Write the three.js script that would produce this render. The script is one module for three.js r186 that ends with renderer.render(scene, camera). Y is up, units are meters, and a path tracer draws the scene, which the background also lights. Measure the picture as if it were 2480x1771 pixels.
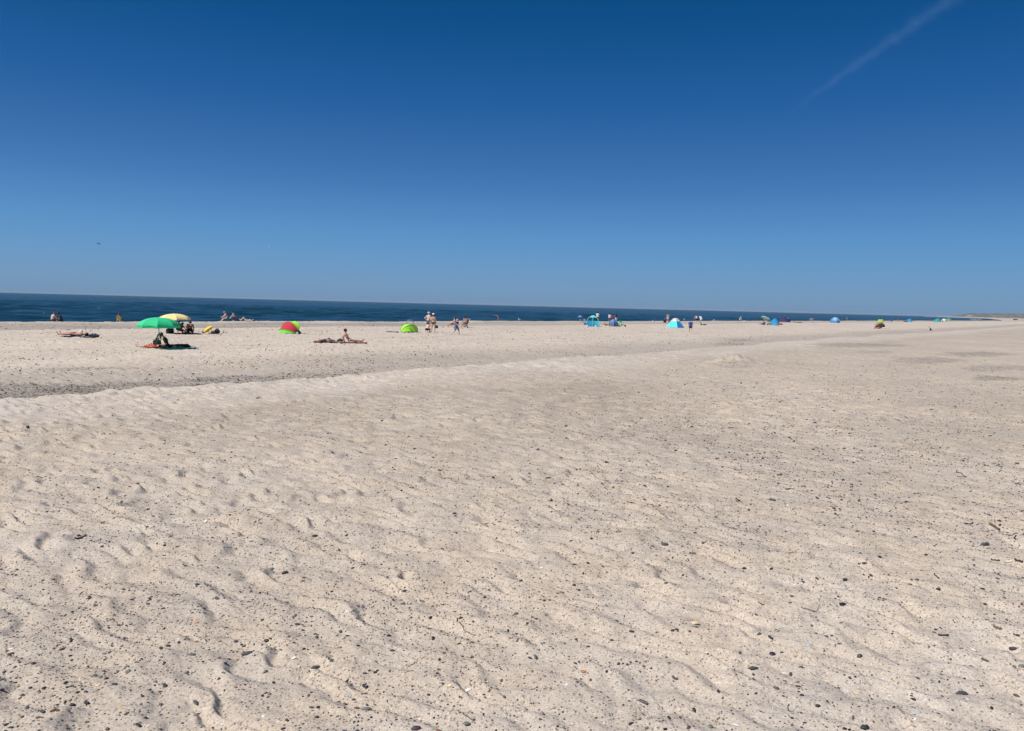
import * as THREE from 'three';
import { mergeGeometries } from 'three/addons/utils/BufferGeometryUtils.js';
import { createNoise2D, createNoise3D } from 'simplex-noise';

// ---------------------------------------------------------------- camera
const W = 2480, H = 1771, F = 1863, DEG = Math.PI / 180;
const scene = new THREE.Scene();
const camera = new THREE.PerspectiveCamera(2 * Math.atan(H / 2 / F) / DEG, W / H, 0.1, 90000);
camera.position.set(0, 2.6, 0);
camera.rotation.order = 'YXZ';
camera.rotation.set(-4.47 * DEG, 0, 1.462 * DEG);
camera.updateMatrixWorld(true);

// ---------------------------------------------------------------- exposure, sky, sun
const renderer = new THREE.WebGLRenderer({ antialias: true });
renderer.setSize(1024, 731);
renderer.toneMapping = THREE.LinearToneMapping;
renderer.toneMappingExposure = 1.0;
renderer.shadowMap.enabled = true;

const SUN_EL = 52 * DEG, SUN_AZ = 30 * DEG;
const sunDir = new THREE.Vector3(-Math.cos(SUN_AZ) * Math.cos(SUN_EL), Math.sin(SUN_EL), Math.sin(SUN_AZ) * Math.cos(SUN_EL));
const SUN_POWER = 4.6;

function rng(seed) { let a = seed >>> 0; return () => { a |= 0; a = a + 0x6D2B79F5 | 0; let t = Math.imul(a ^ a >>> 15, 1 | a); t = t + Math.imul(t ^ t >>> 7, 61 | t) ^ t; return ((t ^ t >>> 14) >>> 0) / 4294967296; }; }
const N1 = createNoise2D(rng(11)), N2 = createNoise2D(rng(23)), N3 = createNoise3D(rng(37));
const lin = c => { c /= 255; return c <= 0.04045 ? c / 12.92 : Math.pow((c + 0.055) / 1.055, 2.4); };
const clamp = (x, a, b) => Math.min(b, Math.max(a, x));
const sstep = (a, b, x) => { const t = clamp((x - a) / (b - a), 0, 1); return t * t * (3 - 2 * t); };
const mix = (a, b, t) => a + (b - a) * t;
const V = (x, y, z) => new THREE.Vector3(x, y, z);

function rayDir(px, py) { return V((px - W / 2) / F, -(py - H / 2) / F, -1).normalize().applyQuaternion(camera.quaternion); }

// clear summer air: radiance against elevation, plus one old vapour trail
const AIR = [[-2, 112, 144, 178], [0, 113, 146, 181], [0.5, 116, 150, 185], [1.2, 116, 154, 189], [3, 106, 153, 198], [4.6, 95, 148, 199], [6.65, 82, 135, 191], [8.7, 67, 121, 180], [10.5, 58, 111, 172], [14.6, 36, 94, 157], [21, 13, 76, 133], [30, 9, 66, 120], [60, 7, 56, 108], [90, 6, 52, 102]].map(r => [r[0], lin(r[1]), lin(r[2]), lin(r[3])]);
const airCurves = [1, 2, 3].map(k => curve(AIR.map(r => [r[0], r[k]])));
const airAt = el => airCurves.map(f => f(el));
{
  const sw = 2048, sh = 1024, data = new Float32Array(sw * sh * 4);
  // the trail is a straight line of ice cloud: a great circle through two directions
  const A = rayDir(1925, 262), B = rayDir(2330, -22), nrm = A.clone().cross(B).normalize();
  const along = B.clone().sub(A.clone().multiplyScalar(A.dot(B))).normalize();
  const d = V(0, 0, 0);
  for (let j = 0; j < sh; j++) {
    const el = ((j + 0.5) / sh - 0.5) * Math.PI, ce = Math.cos(el), y = Math.sin(el);
    const base = airAt(el / DEG);
    for (let i = 0; i < sw; i++) {
      const ph = ((i + 0.5) / sw - 0.5) * 2 * Math.PI;
      d.set(Math.cos(ph) * ce, y, Math.sin(ph) * ce);
      let [r, g, b] = base;
      const cs = d.dot(sunDir);
      const glow = 0.10 * Math.pow(Math.max(0, cs), 6) + 0.5 * Math.pow(Math.max(0, cs), 60);
      r += glow * 0.95; g += glow; b += glow;
      const off = d.dot(nrm);
      if (Math.abs(off) < 0.05) {
        const la = Math.atan2(d.dot(along), d.dot(A));
        if (la > -0.03 && la < 1.1) {
          const wdt = 0.0018 + 0.027 * clamp(la, 0, 0.22) + 0.0016 * N1(la * 60, 3);
          const fray = 0.75 + 0.25 * N1(la * 90, off * 260) + 0.14 * N2(la * 300, off * 700);
          const c = Math.exp(-Math.pow((off + 0.0015 * N2(la * 25, 8)) / wdt, 2)) * sstep(-0.02, 0.06, la) * Math.max(0, fray + 0.35 * N1(la * 40, off * 500)) * 0.045;
          r += c * 0.60; g += c * 0.72; b += c * 0.90;
        }
      }
      const k = (j * sw + i) * 4;
      data[k] = r; data[k + 1] = g; data[k + 2] = b; data[k + 3] = 1;
    }
  }
  const sky = new THREE.DataTexture(data, sw, sh, THREE.RGBAFormat, THREE.FloatType);
  sky.mapping = THREE.EquirectangularReflectionMapping;
  sky.magFilter = sky.minFilter = THREE.LinearFilter;
  sky.needsUpdate = true;
  scene.background = sky; scene.environment = sky;
}
const sun = new THREE.DirectionalLight(new THREE.Color(1, 0.95, 0.87), SUN_POWER);
sun.position.copy(sunDir).multiplyScalar(200).add(V(0, 0, -40));
sun.target.position.set(0, 0, -40);
sun.castShadow = true;
sun.shadow.mapSize.set(4096, 4096);
Object.assign(sun.shadow.camera, { left: -130, right: 130, top: 130, bottom: -130, near: 1, far: 500 });
scene.add(sun, sun.target);

// ---------------------------------------------------------------- naming helpers
const taken = new Map();
function numbered(n) { const k = taken.get(n) || 0; taken.set(n, k + 1); return k ? `${n}_${String(k).padStart(3, '0')}` : n; }
function tag(o, label, category, group) { o.userData.label = label; o.userData.category = category; if (group) o.userData.group = group; return o; }
function thing(name, label, category, pos, yaw = 0, group) {
  const g = new THREE.Group(); g.name = numbered(name); g.position.copy(pos); g.rotation.y = yaw * DEG; tag(g, label, category, group); scene.add(g); return g;
}
function part(name, geo, mat, parent, label) { const m = new THREE.Mesh(geo, mat); m.name = name; m.castShadow = m.receiveShadow = true; if (label) m.userData.label = label; (parent || scene).add(m); return m; }
function setting(name, geo, mat, kind = 'structure') { const m = part(name, geo, mat); m.userData.kind = kind; return m; }
const mats = new Map();
function mat(r, g, b, rough = 0.85, extra) {
  const key = [r, g, b, rough, JSON.stringify(extra || 0)].join();
  if (!mats.has(key)) mats.set(key, new THREE.MeshStandardMaterial({ color: new THREE.Color().setRGB(lin(r), lin(g), lin(b)), roughness: rough, side: THREE.DoubleSide, ...extra }));
  return mats.get(key);
}
// thin cloth that lets some daylight through
function cloth(r, g, b, trans = 0.25) {
  const key = 'cloth' + [r, g, b, trans].join();
  if (!mats.has(key)) mats.set(key, new THREE.MeshPhysicalMaterial({ color: new THREE.Color().setRGB(lin(r), lin(g), lin(b)), roughness: 0.8, transmission: trans, thickness: 0, side: THREE.DoubleSide }));
  return mats.get(key);
}

// ---------------------------------------------------------------- the lie of the land
// s runs along the shore, t across it towards the sea (metres, camera at 0,0)
const CS = 0.607, SN = 0.795;
const toST = (x, z) => [CS * x - SN * z, -SN * x - CS * z];
const fromST = (s, t) => [CS * s - SN * t, -(SN * s + CS * t)];
function curve(pts) {
  const n = pts.length, m = [];
  for (let i = 0; i < n; i++) {
    if (i === 0 || i === n - 1) { m.push(0); continue; }
    const a = (pts[i][1] - pts[i - 1][1]) / (pts[i][0] - pts[i - 1][0]), b = (pts[i + 1][1] - pts[i][1]) / (pts[i + 1][0] - pts[i][0]);
    m.push(a * b <= 0 ? 0 : 2 * a * b / (a + b));
  }
  return x => {
    if (x <= pts[0][0]) return pts[0][1];
    if (x >= pts[n - 1][0]) return pts[n - 1][1];
    let i = 0; while (x > pts[i + 1][0]) i++;
    const h = pts[i + 1][0] - pts[i][0], u = (x - pts[i][0]) / h, u2 = u * u, u3 = u2 * u;
    return pts[i][1] * (2 * u3 - 3 * u2 + 1) + m[i] * h * (u3 - 2 * u2 + u) + pts[i + 1][1] * (3 * u2 - 2 * u3) + m[i + 1] * h * (u3 - u2);
  };
}
const profile = curve([[-120, 4.2], [-60, 2.9], [-35, 1.6], [-20, 1.1], [0, 1.0], [9, 1.0], [12.4, 1.035], [13.2, 1.0], [13.9, 0.78], [15.6, 0.36], [19, 0.06], [25, -0.1], [40, -0.14], [55, -0.03], [58.5, 0.05], [61, -0.01], [67, -0.01], [72, 0.13], [74, 0.1], [80, -0.4], [95, -1.7], [130, -3.2], [400, -7]]);
const coastShift = curve([[-3000, 0], [900, 0], [1400, 30], [2346, 130], [4187, 356], [5131, 602], [5588, 830], [5750, 760], [6100, 300], [6500, 0], [9000, 0]]);
const SEA = -1.55;
let MOUND = null;                          // a heap of shovelled sand, set below
function macro(x, z) {
  const [s, t] = toST(x, z);
  let tt = t - coastShift(s);
  const r = Math.hypot(x, z);
  if (r < 600) tt += 0.30 * N1(s * 0.13, 4.2) + 0.10 * N1(s * 0.6, 9.1) * sstep(60, 20, r);
  let y = profile(tt);
  if (r < 900) y += (0.045 * N1(s / 13, t / 8) + 0.07 * N2(s / 55, t / 26)) * sstep(80, 70, tt) * sstep(1, 8, r) * mix(1, 0.5, sstep(40, 70, tt));
  if (r < 30 && tt > 8 && tt < 17) y += 0.03 * N2(x * 1.1, z * 1.1) * sstep(10, 12.6, tt) * sstep(16.5, 14, tt);
  if (r < 900 && tt > 60 && tt < 82) y += (0.045 * N2(s / 9, 3.3) + 0.025 * N1(s / 2.7, 8) + 0.04 * N1(s / 31, 1)) * sstep(60, 70, tt) * sstep(82, 76, tt);
  if (MOUND) { const q = Math.hypot(x - MOUND.x, (z - MOUND.z) * 0.8); if (q < 3) y += 0.26 * Math.exp(-Math.pow(q / 0.75, 2)) * (1 + 0.4 * N1(x * 2.3, z * 2.3)); }
  return y;
}
// cells of jittered points: distance to the nearest one, and that cell's own random number
const hash2 = (i, j, k) => { let h = Math.imul(i, 374761393) ^ Math.imul(j, 668265263) ^ Math.imul(k, 1274126177); h = Math.imul(h ^ h >>> 13, 1274126177); h = Math.imul(h ^ h >>> 15, 2246822519); return ((h ^ h >>> 16) >>> 0) / 4294967296; };
const cellOut = [0, 0, 0];
function cells(x, y, k) {
  const ix = Math.floor(x), iy = Math.floor(y); let f1 = 9, f2 = 9, id = 0;
  for (let a = -1; a <= 1; a++) for (let b = -1; b <= 1; b++) { const i = ix + a, j = iy + b, dx = i + 0.1 + 0.8 * hash2(i, j, k) - x, dy = j + 0.1 + 0.8 * hash2(i, j, k + 7) - y, d = dx * dx + dy * dy; if (d < f1) { f2 = f1; f1 = d; id = hash2(i, j, k + 13); } else if (d < f2) f2 = d; }
  cellOut[0] = Math.sqrt(f1); cellOut[1] = Math.sqrt(f2); cellOut[2] = id; return cellOut;
}
// wind-blown, trodden surface: rounded hummocks parted by narrow hollows
function ripple(x, z, r) {
  const [, t] = toST(x, z);
  const fade = sstep(130, 60, r);
  if (fade <= 0) return 0;
  const amp = fade * mix(0.95, 1.12, sstep(-3, 5, t)) * (0.85 + 0.3 * N2(x * 0.23, z * 0.23));
  const wx = x + 0.065 * N1(x * 1.7, z * 1.7) + 0.016 * N1(x * 5, z * 5), wz = z + 0.065 * N2(x * 1.7, z * 1.7) + 0.016 * N2(x * 5, z * 5);
  const u = wx * 0.88 + wz * 0.47, v = -wx * 0.47 + wz * 0.88;
  // sinuous wind ripples: a long rise facing the wind, a short steep lee
  const ph = -v / 0.19 + 0.60 * N1(u / 0.62 + 2, v / 0.75) + 0.15 * N2(u / 0.25, v / 0.4 + 5), p = ph - Math.floor(ph);
  const saw = p < 0.62 ? sstep(-0.12, 0.66, p) : 1 - sstep(0.58, 1.04, p), strength = clamp(0.8 + 0.75 * N2(u / 0.55 + 9, v / 0.45), 0.1, 1.4);
  cells(u / 0.31, v / 0.21, 3); const m1 = (1 - Math.min(1, cellOut[0] * cellOut[0] * 1.25)) * (0.3 + 0.9 * cellOut[2]);
  let h = 0.035 * (saw - 0.5) * strength + 0.016 * (m1 - 0.4) + 0.009 * (Math.pow(Math.abs(N1(u / 0.42, v / 0.17 + 7)), 0.62) - 0.4) + 0.008 * N2(u / 0.7 + 4, v / 0.35) + 0.009 * N1(x * 0.8 + 5, z * 0.8);
  if (r < 45) { cells(u / 0.11 + 40, v / 0.07, 5); h += 0.004 * (1 - Math.min(1, cellOut[0] * cellOut[0] * 1.3)) * (0.3 + cellOut[2]); }
  if (r < 40) h += 0.0025 * N2(x * 7, z * 7) + (r < 16 ? 0.0014 * N1(x * 17, z * 17) : 0);
  if (t > 20) h += 0.075 * (Math.abs(N2(x / 0.7, z / 0.7)) - 0.3) * sstep(20, 28, t);
  return h * amp;
}
const ground = (x, z) => { const r = Math.hypot(x, z); return macro(x, z) + ripple(x, z, r); };
// where the line of sight through a pixel meets the sand
function P(px, py, fallback = 300) {
  const d = rayDir(px, py), o = camera.position;
  let k = 1.5, prev = k;
  while (k < 4000) {
    const x = o.x + d.x * k, y = o.y + d.y * k, z = o.z + d.z * k;
    if (y < ground(x, z)) {
      let a = prev, b = k;
      for (let i = 0; i < 18; i++) { const m = (a + b) / 2; if (o.y + d.y * m < ground(o.x + d.x * m, o.z + d.z * m)) b = m; else a = m; }
      return V(o.x + d.x * b, ground(o.x + d.x * b, o.z + d.z * b), o.z + d.z * b);
    }
    prev = k; k *= 1.004;
  }
  return V(o.x + d.x * fallback, ground(o.x + d.x * fallback, o.z + d.z * fallback), o.z + d.z * fallback);
}
// a point on the sand in the direction of an image column, t metres towards the sea (for people beyond the crest)
function PT(px, t) {
  const d = rayDir(px, 780); const q = -SN * d.x - CS * d.z; let k = t / q;
  return V(d.x * k, ground(d.x * k, d.z * k), d.z * k);
}
const depthOf = p => p.clone().applyMatrix4(camera.matrixWorldInverse).z * -1;
const metres = (px, p) => px * depthOf(p) / F;
camera.matrixWorldInverse.copy(camera.matrixWorld).invert();
{ const m = P(1776, 885); MOUND = { x: m.x, z: m.z }; }

// stretches of gravel and wrack, read from the photograph: pixel centre, half length, half height, strength
const GRAVEL = [[2085, 835, 125, 6, 0.9], [2120, 853, 45, 3, 0.5], [2370, 858, 90, 6, 0.9], [2250, 873, 85, 7, 0.7], [2420, 892, 85, 8, 0.6], [2420, 916, 70, 6, 0.9], [1765, 834, 40, 3, 0.7], [1790, 824, 30, 3, 0.6], [210, 893, 120, 5, 0.5], [1776, 882, 45, 9, 0.6]].map(([px, py, hl, hh, k]) => {
  const c = P(px, py), a = P(px - hl, py - hl * 0.0), b = P(px, py + hh);
  return { x: c.x, z: c.z, ux: (c.x - a.x), uz: (c.z - a.z), vx: (b.x - c.x), vz: (b.z - c.z), k };
}).map(g => { const det = g.ux * g.vz - g.uz * g.vx; return { ...g, det }; });
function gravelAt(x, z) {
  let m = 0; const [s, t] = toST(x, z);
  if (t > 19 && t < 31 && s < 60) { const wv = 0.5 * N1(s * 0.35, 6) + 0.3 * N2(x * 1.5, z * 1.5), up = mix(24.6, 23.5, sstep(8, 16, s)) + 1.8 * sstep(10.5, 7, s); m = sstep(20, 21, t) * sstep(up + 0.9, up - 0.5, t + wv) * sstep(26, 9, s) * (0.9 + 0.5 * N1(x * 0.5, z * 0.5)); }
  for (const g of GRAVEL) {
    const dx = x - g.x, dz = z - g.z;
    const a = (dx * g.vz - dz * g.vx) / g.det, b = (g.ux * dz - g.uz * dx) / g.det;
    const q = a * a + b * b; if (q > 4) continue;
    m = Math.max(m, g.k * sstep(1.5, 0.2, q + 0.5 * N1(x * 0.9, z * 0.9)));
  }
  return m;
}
function sandColour(x, z, r) {
  const [s, t] = toST(x, z); const tt = t - coastShift(s);
  let v = 1 + 0.05 * N1(x * 0.35, z * 0.35) + 0.04 * N2(x * 0.09, z * 0.05) + (r < 30 ? 0.035 * N1(x * 3.1, z * 3.1) : 0);
  let warm = 0.6 + 0.5 * N2(x * 1.3 + 9, z * 1.3) + 0.35 * N1(x * 0.22, z * 0.22);
  const pale = sstep(10.0, 11.2, tt + 0.9 * N1(s * 0.3, t * 0.6)) * sstep(14.2, 13.2, tt);       // paler, less warm sand tone in a band along the edge
  v *= 1 + 0.08 * pale; warm -= 0.5 * pale;
  const damp = sstep(59, 62, tt + 1.2 * N1(s * 0.05, 2)) * sstep(72, 69, tt + 1.5 * N2(s * 0.07, 1));
  v *= 1 - (0.28 + 0.15 * N2(s * 0.04, tt * 0.55)) * damp * mix(1, 0.5, sstep(40, 110, s)); warm -= 0.5 * damp;
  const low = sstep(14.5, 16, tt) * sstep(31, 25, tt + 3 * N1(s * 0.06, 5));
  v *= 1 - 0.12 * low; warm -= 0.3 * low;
  const streak = N1(s * 0.02, tt * 0.22 + 40) * sstep(30, 45, tt);
  v *= 1 + 0.06 * streak + 0.15 * sstep(27, 34, tt) * sstep(63, 58, tt) + 0.06 * sstep(60, 75, tt);
  const field = sstep(-40, -8, tt) * sstep(11.3, 9.5, tt) * sstep(5.5, 11, r);                        // stonier sand farther up the berm
  v *= 1 - mix(0.16, 0.08, sstep(1, 6, x)) * field * (0.8 + 0.6 * N2(x * 0.16, z * 0.12) + 0.5 * N1(x * 1.9, z * 1.9)); warm += 0.25 * field;
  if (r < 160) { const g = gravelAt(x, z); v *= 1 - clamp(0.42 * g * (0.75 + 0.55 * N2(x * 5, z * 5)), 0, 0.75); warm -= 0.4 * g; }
  warm = clamp(warm, -0.4, 1.2);
  return [0.638 * v * (1 + 0.035 * warm), 0.561 * v, 0.492 * v * (1 - 0.055 * warm)];
}
// grain of the sand: fine speckle for colour and relief, 3.2 m a tile
function sandTextures() {
  const n = 1024, col = new Uint8Array(n * n * 4), bmp = new Uint8Array(n * n * 4), R = rng(5);
  const base = new Float32Array(n * n).fill(0), bh = new Float32Array(n * n);
  for (let i = 0; i < n * n; i++) { base[i] = 0.93 + 0.30 * (R() + R() - 1); bh[i] = 0.5 + 0.25 * (R() + R() - 1); }
  const tint = new Float32Array(n * n);
  for (let k = 0; k < 26000; k++) {                                   // little clusters of darker and paler grains
    const cx = Math.floor(R() * n), cy = Math.floor(R() * n), f = R() < 0.55 ? 0.74 + 0.12 * R() : 1.06 + 0.1 * R();
    for (let a = -1; a <= 1; a++) for (let b = -1; b <= 1; b++) { if (R() < 0.3) continue; base[((cy + a + n) % n) * n + (cx + b + n) % n] *= f; }
  }
  for (let k = 0; k < 60000; k++) {                                   // coarse grains
    const cx = Math.floor(R() * n), cy = Math.floor(R() * n), dark = R() < 0.62, rad = R() < 0.28 ? 1 : 0, f = dark ? 0.25 + 0.4 * R() : 1.15 + 0.2 * R(), w = R() < 0.3 ? 0.12 : 0;
    for (let a = -rad; a <= rad; a++) for (let b = -rad; b <= rad; b++) {
      if (rad && Math.abs(a) + Math.abs(b) > 1) continue;
      const i = ((cy + a + n) % n) * n + (cx + b + n) % n; base[i] = f; tint[i] = w; bh[i] = 0.95;
    }
  }
  for (let i = 0; i < n * n; i++) {
    const v = clamp(base[i] * 0.84, 0, 1), lv = Math.pow(v, 1 / 2.2) * 255, w = tint[i];
    col[i * 4] = clamp(lv * (1 + w * 0.4), 0, 255); col[i * 4 + 1] = lv; col[i * 4 + 2] = lv * (1 - w); col[i * 4 + 3] = 255;
    bmp[i * 4] = bmp[i * 4 + 1] = bmp[i * 4 + 2] = clamp(bh[i], 0, 1) * 255; bmp[i * 4 + 3] = 255;
  }
  const mk = (d, srgb) => { const t = new THREE.DataTexture(d, n, n); t.wrapS = t.wrapT = THREE.RepeatWrapping; t.magFilter = THREE.LinearFilter; t.minFilter = THREE.LinearMipmapLinearFilter; t.generateMipmaps = true; if (srgb) t.colorSpace = THREE.SRGBColorSpace; t.needsUpdate = true; return t; };
  return [mk(col, true), mk(bmp, false)];
}
const [sandMap, sandBump] = sandTextures();
const sandMat = new THREE.MeshStandardMaterial({ vertexColors: true, map: sandMap, bumpMap: sandBump, bumpScale: 0.003, roughness: 1 });

// a sheet of rings round the place where one stands, finer close by; heights are those of the land
function ringSheet(rings, angles, fn, uvScale, colour) {
  const nr = rings.length, na = angles.length, pos = new Float32Array(nr * na * 3), uv = new Float32Array(nr * na * 2), col = colour ? new Float32Array(nr * na * 3) : null;
  for (let i = 0; i < nr; i++) for (let j = 0; j < na; j++) {
    const r = rings[i], x = Math.sin(angles[j]) * r, z = -Math.cos(angles[j]) * r, k = i * na + j;
    pos[k * 3] = x; pos[k * 3 + 1] = fn(x, z, r); pos[k * 3 + 2] = z;
    uv[k * 2] = x / uvScale; uv[k * 2 + 1] = z / uvScale;
    if (colour) { const c = colour(x, z, r); col[k * 3] = c[0]; col[k * 3 + 1] = c[1]; col[k * 3 + 2] = c[2]; }
  }
  const idx = new Uint32Array((nr - 1) * (na - 1) * 6); let q = 0;
  for (let i = 0; i < nr - 1; i++) for (let j = 0; j < na - 1; j++) { const a = i * na + j, b = a + 1, c = a + na, d = c + 1; idx[q++] = a; idx[q++] = b; idx[q++] = c; idx[q++] = b; idx[q++] = d; idx[q++] = c; }
  const g = new THREE.BufferGeometry();
  g.setAttribute('position', new THREE.BufferAttribute(pos, 3)); g.setAttribute('uv', new THREE.BufferAttribute(uv, 2));
  if (col) g.setAttribute('color', new THREE.BufferAttribute(col, 3));
  g.setIndex(new THREE.BufferAttribute(idx, 1)); g.computeVertexNormals();
  return g;
}
{
  const rings = [0.02, 0.3, 0.6, 0.9]; let r = 1.0;
  while (r < 9000) { rings.push(r); r *= r < 2.3 ? 1.012 : r < 22 ? 1.0037 : r < 70 ? 1.0046 : r < 140 ? 1.009 : 1.03; }
  const ang = []; for (let a = -180; a < 180.01;) { ang.push(a * DEG); a += Math.abs(a + 1e-6) < 40 ? 0.14 : 2.5; if (a > 180 && a < 182.4) a = 180; }
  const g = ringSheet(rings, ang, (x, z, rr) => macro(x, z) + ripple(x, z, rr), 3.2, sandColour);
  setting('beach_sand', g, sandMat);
}
// ---------------------------------------------------------------- sea
const WAVES = []; { const R = rng(91); for (let i = 0; i < 14; i++) { const L = 1.6 * Math.pow(1.28, i), th = (R() - 0.5) * 1.5 + Math.PI * 0.30; WAVES.push({ k: 2 * Math.PI / L, cx: Math.cos(th), cz: Math.sin(th), a: 0.0095 * L * (0.5 + 0.5 * R()) * (L > 14 ? 14 / L : 1), p: R() * 7 }); } }
{
  const rings = []; let r = 55; while (r < 60000) { rings.push(r); r *= r < 500 ? 1.0055 : r < 2500 ? 1.02 : 1.2; }
  const ang = []; for (let a = -90; a <= 90.01; a += Math.abs(a) < 40 ? 0.3 : 3) ang.push(a * DEG);
  const g = ringSheet(rings, ang, (x, z, rr) => {
    let h = 0; const f = sstep(2200, 500, rr); if (f <= 0) return SEA;
    const gust = 0.9 + 0.22 * N2(x * 0.012, z * 0.02);
    for (const w of WAVES) h += w.a * Math.sin(w.k * (x * w.cx + z * w.cz) + w.p + 1.5 * N1(x * 0.05 / (1 + w.a * 10), z * 0.05));
    return SEA + h * f * gust;
  }, 40);
  const m = new THREE.MeshPhysicalMaterial({ color: new THREE.Color().setRGB(0.005, 0.031, 0.046), roughness: 0.25, ior: 1.33, specularIntensity: 0.12 });
  setting('sea_water', g, m);
}
// ---------------------------------------------------------------- far dunes along the curving coast
{
  const pos = [], col = [], uv = [], idx = []; const ns = 190, nt = 46;
  for (let i = 0; i <= ns; i++) for (let j = 0; j <= nt; j++) {
    const s = 1100 + 5200 * Math.pow(i / ns, 1.15), tp = -38 - 330 * (j / nt);
    const [x, z] = fromST(s, tp + coastShift(s));
    const front = sstep(-45 + 14 * N1(s * 0.012, 3), -95, tp);
    const hgt = front * (18 + 6 * N1(s * 0.004, 1.5) + 3.4 * N2(s * 0.017, tp * 0.02) + 2.2 * N1(s * 0.05, tp * 0.05)) * sstep(5750, 5300, s) * (1 - 0.6 * sstep(-260, -368, tp));
    const y = profile(tp) - 0.6 + hgt;
    pos.push(x, y, z); uv.push(s / 20, tp / 20);
    const bare = sstep(0.45, 0.75, N2(s * 0.02 + 5, tp * 0.035)) * 0.8 + (hgt < 1.2 ? 0.9 : 0);
    const b = clamp(bare, 0, 1), vn = 1 + 0.25 * N1(s * 0.06, tp * 0.08);
    col.push(mix(0.115 * vn, 0.40, b), mix(0.113 * vn, 0.355, b), mix(0.094 * vn, 0.30, b));
  }
  for (let i = 0; i < ns; i++) for (let j = 0; j < nt; j++) { const a = i * (nt + 1) + j, b = a + 1, c = a + nt + 1, d = c + 1; idx.push(a, c, b, b, c, d); }
  const g = new THREE.BufferGeometry();
  g.setAttribute('position', new THREE.Float32BufferAttribute(pos, 3)); g.setAttribute('color', new THREE.Float32BufferAttribute(col, 3)); g.setAttribute('uv', new THREE.Float32BufferAttribute(uv, 2));
  g.setIndex(idx); g.computeVertexNormals();
  setting('grassy_dunes', g, new THREE.MeshStandardMaterial({ vertexColors: true, roughness: 1, side: THREE.DoubleSide }));
}
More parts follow.
